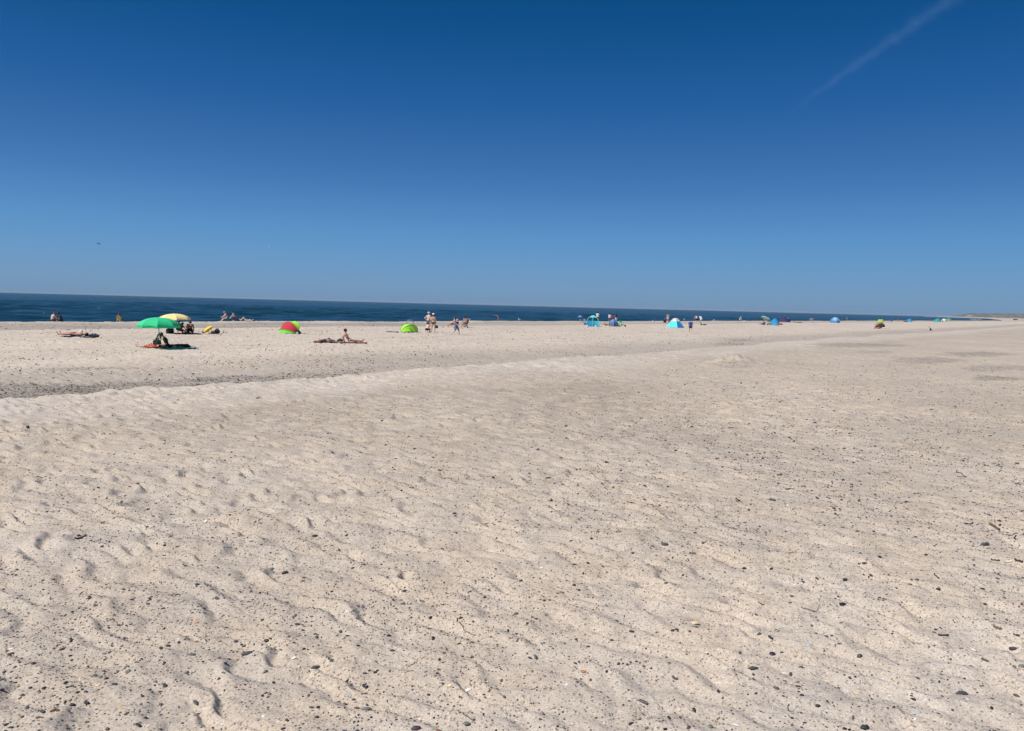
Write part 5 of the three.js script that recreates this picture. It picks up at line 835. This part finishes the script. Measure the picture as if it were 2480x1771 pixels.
// single stones read from the photograph: pixel, long side in pixels, colour, long side / short side, own label
const STONES = [[73, 1667, 10, 'navy', 1.1], [158, 1655, 10, 'navy', 1.3], [251, 1627, 9, 'brown', 1.1], [307, 1629, 11, 'grey', 1.4], [277, 1659, 12, 'black', 1.9], [174, 1708, 12, 'purple', 1.3], [54, 1737, 9, 'brown', 1.1], [103, 1725, 12, 'navy', 1.9], [334, 1757, 14, 'navy', 2], [260, 1767, 11, 'brown', 1.2], [295, 1514, 9, 'tan', 1.1], [300, 1549, 9, 'slate', 1.3], [207, 1676, 8, 'slate', 1.2], [199, 1671, 8, 'black', 1.2], [30, 1583, 9, 'black', 1.5], [149, 1574, 11, 'red', 1.7], [345, 1687, 8, 'black', 1.2], [95, 1740, 14, 'brown', 2], [308, 1728, 8, 'brown', 1.3], [129, 1722, 12, 'red', 2],
  [407, 1565, 11, 'black', 1.7], [571, 1555, 11, 'slate', 1.3], [585, 1562, 7, 'black', 1.2], [588, 1566, 6, 'black', 1.2], [599, 1585, 20, 'slate', 2.4, 'long slate grey pebble like a little bar beside the purplish one'], [645, 1553, 13, 'purple', 1.4], [720, 1513, 12, 'slate', 1.5], [643, 1627, 10, 'green', 1.5], [545, 1608, 10, 'black', 1.1], [474, 1703, 17, 'slate', 2.3], [643, 1680, 8, 'purple', 1.6], [531, 1644, 7, 'black', 1.2], [593, 1659, 7, 'brown', 1.1], [765, 1618, 15, 'slate', 2.8], [694, 1745, 11, 'brown', 1.6], [685, 1766, 10, 'black', 1.7], [770, 1714, 9, 'black', 1.7], [570, 1665, 9, 'tan', 1.3], [575, 1600, 9, 'tan', 1.4], [766, 1738, 10, 'brown', 1.5],
  [1008, 1766, 20, 'purple', 1.7, 'big dark purple pebble half sunk in the sand'], [1130, 1754, 18, 'green', 1.1, 'big rounded greenish grey pebble in a hollow of the sand'], [888, 1720, 19, 'grey', 2.2, 'long flat grey pebble pointed at both ends'], [835, 1706, 8, 'brown', 1.3], [856, 1695, 9, 'brown', 1.5], [820, 1701, 7, 'brown', 1.2], [894, 1625, 8, 'brown', 1.2], [914, 1625, 8, 'black', 1.3], [883, 1632, 9, 'brown', 1.5], [1038, 1684, 9, 'black', 1.2], [1073, 1657, 8, 'brown', 1.3], [899, 1738, 7, 'black', 1.2], [867, 1565, 8, 'black', 1.5], [825, 1569, 7, 'brown', 1.3], [1112, 1560, 8, 'black', 1.6], [1144, 1592, 9, 'brown', 1.3], [1063, 1623, 8, 'brown', 1.8], [865, 1716, 9, 'brown', 1.9],
  [1395, 1549, 8, 'brown', 1.3], [1481, 1551, 9, 'brown', 1.2], [1530, 1531, 11, 'black', 1.8], [1413, 1628, 12, 'orange', 1.6], [1469, 1627, 9, 'black', 1.6], [1498, 1609, 9, 'purple', 1.2], [1509, 1608, 6, 'black', 1.2], [1519, 1610, 9, 'slate', 1.2], [1528, 1605, 7, 'slate', 1.1], [1541, 1603, 7, 'black', 1.2], [1393, 1607, 8, 'black', 1.6], [1402, 1604, 7, 'black', 1.4], [1577, 1620, 7, 'black', 1.2], [1350, 1760, 9, 'brown', 1.5], [1443, 1740, 7, 'brown', 1.1], [1308, 1743, 8, 'brown', 1.4], [1565, 1764, 11, 'grey', 1.4], [1510, 1708, 6, 'black', 1.2], [1367, 1743, 7, 'brown', 1.2],
  [1824, 1620, 20, 'slate', 1.7, 'big smooth dark slate pebble lying clear on the sand'], [1629, 1528, 10, 'purple', 1.1], [1639, 1526, 9, 'purple', 1.6], [1670, 1530, 9, 'red', 1.2], [1631, 1641, 9, 'slate', 1.4], [1866, 1545, 12, 'navy', 1.8], [1915, 1634, 12, 'brown', 1.9], [1932, 1653, 9, 'grey', 1.6], [1880, 1668, 12, 'brown', 1.5], [1933, 1664, 11, 'brown', 1.8], [1981, 1711, 12, 'black', 1.05], [1720, 1762, 15, 'green', 1.2], [1828, 1751, 8, 'brown', 1.5], [1668, 1763, 12, 'brown', 1.6], [1611, 1767, 10, 'black', 1.5], [1966, 1516, 8, 'red', 1.2],
  [2082, 1590, 14, 'slate', 1.4], [2266, 1526, 9, 'black', 1.3], [2263, 1533, 9, 'red', 1.4], [2465, 1540, 10, 'navy', 1.1], [2455, 1573, 15, 'purple', 2.2], [2385, 1600, 13, 'slate', 2.1], [2474, 1615, 14, 'grey', 1.2, 'rounded mid grey pebble at the foot of a coarse-grained patch'], [2329, 1682, 22, 'slate', 2.6, 'long blue-grey pebble with rounded ends'], [2462, 1686, 13, 'slate', 1.7], [2402, 1716, 11, 'black', 1.8], [2212, 1695, 11, 'black', 2], [2208, 1686, 7, 'black', 1.7], [2095, 1764, 20, 'navy', 1.5, 'big blue-black pebble beside two dark upright slivers'], [2046, 1766, 10, 'black', 1.6], [2057, 1768, 8, 'black', 1.5], [2015, 1541, 7, 'black', 1.4], [2032, 1560, 7, 'brown', 1.4], [2250, 1566, 6, 'grey', 1.2], [2195, 1217, 9, 'black', 1.3], [1870, 1212, 13, 'slate', 2.4], [624, 965, 8, 'black', 1.6], [66, 1035, 11, 'black', 2], [2020, 1232, 8, 'navy', 1.3], [1885, 1172, 7, 'slate', 1.2], [1974, 1025, 8, 'black', 1.3], [1525, 1118, 7, 'black', 1.4], [1330, 1158, 8, 'black', 1.6], [990, 1058, 6, 'black', 1.3], [763, 1300, 12, 'black', 1.7], [1100, 1245, 10, 'slate', 1.5], [1194, 1157, 7, 'black', 1.4], [1336, 1213, 8, 'black', 1.5], [1432, 1305, 9, 'navy', 1.1], [1610, 1320, 15, 'slate', 1.7], [1390, 1418, 10, 'brown', 1.1], [1318, 1455, 9, 'brown', 1.1], [1532, 1340, 8, 'slate', 1.1], [1424, 1365, 9, 'black', 1.5], [1184, 1430, 8, 'navy', 1.3], [1282, 1447, 6, 'black', 1.2], [1680, 1342, 10, 'slate', 1.4], [1652, 1324, 7, 'brown', 1.2], [2273, 1428, 10, 'black', 1.4], [2131, 1449, 9, 'navy', 1.3], [1918, 1445, 9, 'navy', 1.2], [1914, 1461, 8, 'brown', 1.3], [2041, 1465, 14, 'black', 2.3], [2046, 1405, 14, 'purple', 1.9], [1802, 1378, 10, 'black', 1.7], [1868, 1379, 10, 'purple', 1.7], [1946, 1410, 8, 'black', 1.5], [1979, 1402, 9, 'purple', 2], [2243, 1345, 9, 'navy', 1.4], [2094, 1365, 11, 'brown', 1.5], [2385, 1320, 16, 'slate', 2.4], [2205, 1416, 7, 'brown', 1.5], [2373, 1393, 8, 'brown', 1.8], [2475, 1464, 8, 'brown', 1.3], [690, 1389, 13, 'black', 1.7], [660, 1379, 8, 'black', 1.4], [525, 1450, 12, 'slate', 2], [362, 1450, 8, 'slate', 1.2], [318, 1453, 8, 'slate', 1.7], [298, 1428, 8, 'brown', 1.6]];
const RP = rng(404), counts = {}; let stoneNo = 0;
const sharedLabel = (kind, size, asp) => `${size > 0.026 ? 'larger' : size > 0.016 ? 'small' : 'tiny'} ${asp < 1.25 ? 'round' : asp < 1.65 ? 'oval' : 'long'} ${KIND[kind]} pebble among the stones strewn over the sand`;
for (const [px, py, sz, kind, asp, own] of STONES) { const c = P(px, py), s = metres(sz, c) * 0.95; pebble(c.x, c.z, s, kind, asp, own ? 0.2 : (RP() - 0.5) * 2.4, own || sharedLabel(kind, s, asp), stoneNo++); }
const KINDS = ['black', 'black', 'black', 'navy', 'slate', 'purple', 'brown', 'brown', 'grey', 'black', 'slate', 'tan', 'navy', 'black', 'brown', 'red'];
function strewn(x, z) { // how thickly stones lie
  const [s, t] = toST(x, z), r = Math.hypot(x, z), left = sstep(2, -3, x + 0.15 * z);
  const clump = clamp(0.62 + 0.42 * N1(x * 0.5, z * 0.5) + 0.35 * N2(x * 2.4, z * 2.4), 0.05, 2);
  let d = (0.75 + 0.1 * left) * clump;
  d *= mix(1, 0.6, sstep(4.2, 2.8, r)) * mix(1, 0.4, sstep(5.5, 3.5, r) * (1 - left));
  d *= sstep(15, 12, t) * mix(1, 0.45, sstep(9, 11, t)) + 0.12; d *= mix(1, 0.6, left * sstep(6, 9, r));
  d += 3 * gravelAt(x, z);
  return d;
}
function scatter(n, r0, r1, seed, fn, pow = 1) { const R = rng(seed); let k = 0, guard = 0; while (k < n && guard++ < n * 40) { const r = r0 * Math.pow(r1 / r0, Math.pow(R(), pow)), a = (R() - 0.5) * 84 * DEG, x = Math.sin(a) * r, z = -Math.cos(a) * r; if (R() * 1.6 > strewn(x, z)) continue; fn(x, z, R, r); k++; } }
scatter(118, 2.7, 5.5, 77, (x, z, R) => { const s = 0.009 + 0.009 * R() * R(), kind = KINDS[Math.floor(R() * KINDS.length)]; const asp = 1 + R(); pebble(x, z, s, kind, asp, R() * 6, sharedLabel(kind, s, asp), stoneNo++); });
{
  const N = 92000, g = pebbleGeo(88, 1, 0.55), m = new THREE.InstancedMesh(g, new THREE.MeshStandardMaterial({ color: 0xffffff, roughness: 0.7 }), N), M = new THREE.Matrix4(), q = new THREE.Quaternion(), e = new THREE.Euler(), c = new THREE.Color(); let i = 0;
  scatter(N, 2.4, 34, 505, (x, z, R, r) => {
    const u = R(), s = (0.0019 + 0.0026 * u * u + (R() < 0.06 ? 0.0055 * R() : 0)) * mix(1, mix(1.75, 1.3, sstep(1.5, -3, x + 0.15 * z)), sstep(4.5, 10, r)) * (0.75 + 0.5 * R()); e.set(0.2 * R(), R() * 6.28, 0.2 * R()); q.setFromEuler(e);
    M.compose(V(x, ground(x, z) + s * 0.25, z), q, V(s * (1.1 + 0.8 * R()), s, s)); m.setMatrixAt(i, M);
    const k = KINDS[Math.floor(R() * (KINDS.length - 1))], f = 0.85 + 1.6 * R() * R(); c.setRGB(lin(STONE[k][0]) * f, lin(STONE[k][1]) * f, lin(STONE[k][2]) * f); m.setColorAt(i, c); i++;
  }, 0.72);
  m.count = i; m.name = 'small_pebbles'; m.castShadow = m.receiveShadow = true; tag(m, 'countless small dark pebbles sprinkled over the sand', 'gravel'); m.userData.kind = 'stuff'; scene.add(m);
}
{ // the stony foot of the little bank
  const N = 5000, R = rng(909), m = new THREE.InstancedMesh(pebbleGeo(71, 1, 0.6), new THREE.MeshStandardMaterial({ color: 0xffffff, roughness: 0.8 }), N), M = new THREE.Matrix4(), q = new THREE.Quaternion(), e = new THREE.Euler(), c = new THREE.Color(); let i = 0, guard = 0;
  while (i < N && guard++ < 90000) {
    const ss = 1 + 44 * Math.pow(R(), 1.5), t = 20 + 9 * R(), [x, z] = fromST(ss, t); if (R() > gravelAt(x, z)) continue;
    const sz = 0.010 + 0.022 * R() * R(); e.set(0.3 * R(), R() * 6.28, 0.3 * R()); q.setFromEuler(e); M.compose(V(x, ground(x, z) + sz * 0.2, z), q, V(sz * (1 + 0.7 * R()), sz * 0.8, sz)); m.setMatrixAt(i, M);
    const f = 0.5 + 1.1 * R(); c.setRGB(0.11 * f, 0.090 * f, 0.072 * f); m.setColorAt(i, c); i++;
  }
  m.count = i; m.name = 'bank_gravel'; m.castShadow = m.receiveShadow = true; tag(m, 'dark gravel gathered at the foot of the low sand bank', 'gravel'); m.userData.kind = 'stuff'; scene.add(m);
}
{ // bits of weed, stones and trodden clods on the lower beach
  const N = 7500, R = rng(808), m = new THREE.InstancedMesh(pebbleGeo(77, 1, 0.6), new THREE.MeshStandardMaterial({ color: 0xffffff, roughness: 0.95 }), N), M = new THREE.Matrix4(), q = new THREE.Quaternion(), e = new THREE.Euler(), c = new THREE.Color(); let i = 0, guard = 0;
  while (i < N && guard++ < 90000) {
    const r = 24 * Math.pow(6, R()), a = (R() - 0.5) * 80 * DEG, x = Math.sin(a) * r, z = -Math.cos(a) * r, [ss, t] = toST(x, z);
    if (t < 21 || t > 73 || R() > 0.45 + 0.6 * N1(x * 0.16, z * 0.16)) continue;
    const sz = (0.016 + 0.026 * R() * R()) * (r > 60 ? 1.3 : 1); e.set(0.3 * R(), R() * 6.28, 0.3 * R()); q.setFromEuler(e); M.compose(V(x, ground(x, z) + sz * 0.2, z), q, V(sz * (1 + R()), sz * 0.8, sz)); m.setMatrixAt(i, M);
    const f = 0.6 + 0.8 * R(); if (R() < 0.75) c.setRGB(0.09 * f, 0.075 * f, 0.062 * f); else c.setRGB(0.3 * f, 0.26 * f, 0.22 * f); m.setColorAt(i, c); i++;
  }
  m.count = i; m.name = 'beach_debris'; m.castShadow = m.receiveShadow = true; tag(m, 'scattered dark bits of weed and stone on the lower beach', 'debris'); m.userData.kind = 'stuff'; scene.add(m);
}
// shells
const shellGeo = (() => { const g = new THREE.SphereGeometry(1, 16, 7, 0, Math.PI * 2, 0, Math.PI * 0.5), p = g.attributes.position; for (let i = 0; i < p.count; i++) { const x = p.getX(i), y = p.getY(i), z = p.getZ(i), a = Math.atan2(z, x), k = 1 + 0.03 * Math.cos(a * 18) * (1 - y); p.setXYZ(i, x * k * (1 + 0.15 * z), y * 0.34, z * k * 0.8); } g.computeVertexNormals(); return g; })();
const SHELLM = { white: mat(232, 228, 220, 0.5), cream: mat(226, 204, 168, 0.55), bluish: mat(172, 184, 196, 0.5), mussel: mat(58, 54, 66, 0.4), ochre: mat(206, 164, 110, 0.55) };
const SHELLN = { white: 'chalky white', cream: 'cream-coloured', bluish: 'pale blue-grey', mussel: 'dark mussel', ochre: 'ochre' };
let shellNo = 0;
function shell(px, py, w, asp, kind, label, turn = 0.2) {
  const c = P(px, py), s = metres(w, c) / 2, m = new THREE.Mesh(shellGeo, SHELLM[kind]); m.name = numbered('seashell'); m.castShadow = m.receiveShadow = true;
  m.scale.set(s, s * 1.0, s / asp * 1.5); m.position.set(c.x, c.y - s * 0.03, c.z); m.rotation.set(0.15 * Math.sin(shellNo * 3), turn, 0.2 * Math.cos(shellNo * 5)); shellNo++;
  tag(m, label || `small ${SHELLN[kind]} shell lying on the bare sand`, 'shell', `${SHELLN[kind]} shells on the sand`); scene.add(m);
}
for (const a of [[712, 1593, 12, 1.2, 'white', 'bright white broken shell near the long blue-grey sliver'], [638, 1734, 9, 1.1, 'white'], [675, 1748, 9, 1.3, 'white'], [424, 1666, 10, 1.4, 'cream'], [293, 1710, 12, 2.2, 'ochre', 'yellowish shell splinter lying in a grey hollow'], [1134, 1671, 16, 2, 'white', 'oval white shell lying face down on the pinkish sand'], [845, 1680, 16, 2.2, 'bluish', 'long pale blue-grey mussel half lying on a ridge'], [1017, 1741, 9, 1.3, 'white'], [1244, 1650, 9, 1.1, 'cream'], [1372, 1658, 10, 1.6, 'white'], [1463, 1752, 9, 1.8, 'white'], [1898, 1631, 16, 3, 'white', 'slim white shell splinter beside a dark brown pebble'], [1784, 1756, 17, 1.2, 'white', 'large chalky white shell with a jagged edge'], [1960, 1563, 16, 1.5, 'bluish', 'pale blue-grey shell on a rounded hummock of sand'], [1680, 1510, 30, 2.4, 'cream', 'wide pale cream shell valve almost the colour of the sand'], [1870, 1583, 15, 1.3, 'mussel', 'angular dark mussel shell lying open on the sand'], [1894, 1580, 10, 2, 'mussel'], [2359, 1574, 12, 1.3, 'white'], [2075, 1679, 16, 1.4, 'cream', 'broad cream shell lying on a warm sand hummock'], [2222, 1730, 17, 1.7, 'bluish', 'domed blue-grey shell beside a tiny white one'], [2215, 1741, 9, 1, 'white'], [2155, 1686, 6, 1.1, 'white'], [2345, 1694, 10, 2, 'white'], [2004, 1649, 10, 1.2, 'cream'], [1090, 1659, 12, 1.1, 'cream'], [977, 1633, 9, 1.1, 'cream'], [1925, 1588, 10, 1.2, 'ochre'], [161, 1548, 9, 1.4, 'white'], [27, 1572, 11, 1.8, 'white'], [237, 1660, 12, 1.2, 'cream'], [374, 1667, 10, 1.3, 'bluish'], [407, 1735, 10, 2, 'cream'], [540, 1754, 11, 1.8, 'white'], [2363, 1499, 7, 1, 'white'], [498, 1262, 9, 0.9, 'white'], [345, 1010, 7, 1.5, 'white'], [440, 1052, 6, 1.4, 'white'], [1660, 1378, 8, 1.5, 'white'], [1312, 1375, 8, 1.3, 'white'], [1237, 1434, 8, 1.2, 'ochre'], [1925, 1416, 9, 2.4, 'white'], [2195, 1096, 8, 2, 'white'], [2362, 1109, 6, 1, 'white'], [2085, 1103, 8, 2, 'white'], [1908, 1224, 6, 1, 'white'], [834, 1210, 6, 1, 'white'], [1190, 1405, 6, 1, 'white'], [255, 1402, 6, 1, 'white'], [610, 1480, 7, 1.5, 'white'], [840, 1480, 7, 1.5, 'white'], [2050, 1425, 9, 1.6, 'bluish'], [1990, 1385, 7, 1.3, 'white']]) shell(...a);
{ // fragments too many to count
  const N = 1500, m = new THREE.InstancedMesh(pebbleGeo(99, 0, 0.3), new THREE.MeshStandardMaterial({ color: new THREE.Color().setRGB(0.72, 0.68, 0.6), roughness: 0.5 }), N), M = new THREE.Matrix4(), q = new THREE.Quaternion(), e = new THREE.Euler(); let i = 0;
  scatter(N, 2.4, 26, 606, (x, z, R) => { const s = 0.0022 + 0.003 * R() * R(); e.set(0.5 * R(), R() * 6.28, 0.5 * R()); q.setFromEuler(e); M.compose(V(x, ground(x, z) + s * 0.3, z), q, V(s * 1.5, s, s)); m.setMatrixAt(i++, M); });
  m.count = i; m.name = 'shell_fragments'; m.castShadow = m.receiveShadow = true; tag(m, 'tiny pale shell fragments sprinkled over the sand', 'shell'); m.userData.kind = 'stuff'; scene.add(m);
}
{ // razor clam: two long valves side by side
  const c = P(1556, 1703), g = thing('razor_shell', 'long dark razor clam lying open with white edges', 'shell', c, -38), L = metres(23, c);
  for (const s of [-1, 1]) { const q = new THREE.CylinderGeometry(0.0042, 0.0042, L, 10, 1, true, 0, Math.PI); q.rotateZ(Math.PI / 2); q.rotateX(s * 0.5 - Math.PI / 2); q.translate(0, 0.006, s * 0.0046); const v = part('valve', q, mat(64, 56, 62, 0.45), g); part('white_edge', rod(V(-L / 2, 0.006, s * 0.0015), V(L / 2, 0.006, s * 0.0015), 0.0018, 0.0018, 6), SHELLM.white, v); }
}
// driftwood twigs, pixel ends
function twig(x0, y0, x1, y1, thick, rgb, label, name = 'driftwood_twig', bow = 0.08) {
  thick *= 0.72; const a = P(x0, y0), b = P(x1, y1), mid = a.clone().lerp(b, 0.5), n = V(-(b.z - a.z), 0, b.x - a.x).multiplyScalar(bow), pts = [];
  for (let i = 0; i <= 6; i++) { const t = i / 6, p = a.clone().lerp(b, t).addScaledVector(n, Math.sin(t * Math.PI) + 0.3 * Math.sin(t * 9)); p.y = ground(p.x, p.z) + thick * 0.6 + (i === 0 || i === 6 ? 0.004 : 0); pts.push(p.sub(mid)); }
  const m = part('x', new THREE.TubeGeometry(new THREE.CatmullRomCurve3(pts), 18, thick, 6, false), mat(...rgb, 0.9)); m.name = numbered(name); m.position.copy(mid); tag(m, label, 'driftwood', 'twigs and sticks washed up on the sand'); return m;
}
const stick = 'thin dark washed-up twig lying flat on the sand';
for (const a of [[2383, 1126, 2429, 1133, 0.006, [74, 62, 52], 'longest straight dark twig among the sticks on the stony sand'], [2317, 1142, 2341, 1156, 0.006, [70, 64, 58], stick], [2318, 1155, 2340, 1156, 0.004, [84, 74, 66], stick], [2111, 1018, 2133, 1020, 0.007, [80, 72, 66], stick], [2056, 1105, 2092, 1114, 0.006, [120, 84, 66], 'reddish brown curved twig lying on the stony sand'], [2137, 1145, 2156, 1147, 0.005, [66, 58, 52], stick], [2148, 1170, 2160, 1175, 0.005, [70, 60, 54], stick], [2336, 1269, 2356, 1267, 0.006, [48, 42, 38], stick], [2400, 1356, 2421, 1359, 0.006, [50, 44, 40], stick], [2442, 1298, 2478, 1294, 0.005, [82, 78, 72], stick], [2461, 1299, 2461, 1308, 0.006, [54, 40, 34], stick], [1985, 1062, 1985, 1076, 0.005, [222, 210, 190], 'thin whitish stick pointing along the beach'], [2047, 963, 2054, 968, 0.006, [224, 216, 200], 'short pale stick far out on the stony sand'], [180, 1305, 208, 1297, 0.006, [80, 70, 62], 'forked-looking dark twig on the footmarked sand'], [185, 1307, 200, 1304, 0.004, [88, 78, 70], stick], [1108, 1500, 1122, 1520, 0.004, [74, 60, 54], 'dark bent rootlet poking from a sand ridge'], [1120, 1518, 1152, 1540, 0.0025, [92, 80, 72], 'fine trailing rootlet on a sand ridge'], [1940, 1472, 1972, 1482, 0.004, [128, 94, 74], 'brown twig with a kink lying beside two pebbles'], [1972, 1482, 1983, 1466, 0.0025, [140, 110, 92], stick], [1588, 1300, 1597, 1306, 0.004, [112, 82, 62], stick], [1911, 1708, 1912, 1724, 0.0025, [70, 48, 42], stick], [2180, 1718, 2192, 1732, 0.002, [90, 80, 72], stick], [988, 1616, 1004, 1605, 0.002, [96, 88, 80], stick], [1120, 1728, 1150, 1746, 0.0025, [88, 78, 74], stick], [2308, 1502, 2313, 1510, 0.003, [76, 66, 60], stick], [1836, 1459, 1850, 1466, 0.004, [92, 82, 74], stick], [2105, 1397, 2104, 1401, 0.005, [50, 46, 42], stick], [1783, 1208, 1792, 1214, 0.006, [54, 44, 38], stick], [1783, 1215, 1792, 1214, 0.005, [54, 44, 38], stick], [2263, 1391, 2275, 1402, 0.005, [56, 46, 40], stick]]) twig(...a);
{
  twig(2398, 1271, 2422, 1285, 0.013, [96, 82, 70], 'thick split piece of driftwood with one pale side', 'driftwood_stick');
  twig(2273, 1540, 2296, 1541, 0.006, [72, 62, 54], 'stubby dark brown stick beside a red pebble', 'driftwood_stick', 0.03);
  twig(2432, 1361, 2450, 1361, 0.009, [226, 216, 198], 'bleached white piece of wood beside dark sticks', 'driftwood_stick', 0.03);
  twig(2458, 1356, 2477, 1363, 0.009, [66, 58, 54], 'thick dark stick beside bleached white wood', 'driftwood_stick', 0.03);
  twig(2407, 1518, 2426, 1524, 0.008, [112, 96, 78], 'gnarled brown lump of driftwood near dark pebbles', 'driftwood_stick', 0.2);
}
{ // surf breaking far down the beach
  const pos = [], idx = [], d0 = [2346, 2356, 2366, 2372]; d0.forEach((px, i) => { const d = rayDir(px, 773.2), k = (SEA + 0.25 - camera.position.y) / d.y, x = camera.position.x + d.x * k, z = camera.position.z + d.z * k; for (const [o, y] of [[-6, 0], [0, 0.55], [6, 0.05]]) pos.push(x - SN * o * (0.6 + 0.2 * i), SEA + 0.2 + y * (0.5 + 0.2 * i), z - CS * o * (0.6 + 0.2 * i)); });
  for (let i = 0; i < 3; i++) for (let j = 0; j < 2; j++) { const a = i * 3 + j; idx.push(a, a + 1, a + 3, a + 1, a + 4, a + 3); }
  const g = new THREE.BufferGeometry(); g.setAttribute('position', new THREE.Float32BufferAttribute(pos, 3)); g.setIndex(idx); g.computeVertexNormals(); setting('surf_foam', g, mat(232, 236, 238, 0.9), 'structure');
}
// summer haze that pales the far dunes
scene.fog = new THREE.FogExp2(new THREE.Color().setRGB(0.50, 0.64, 0.80), 0.00004);
renderer.render(scene, camera);
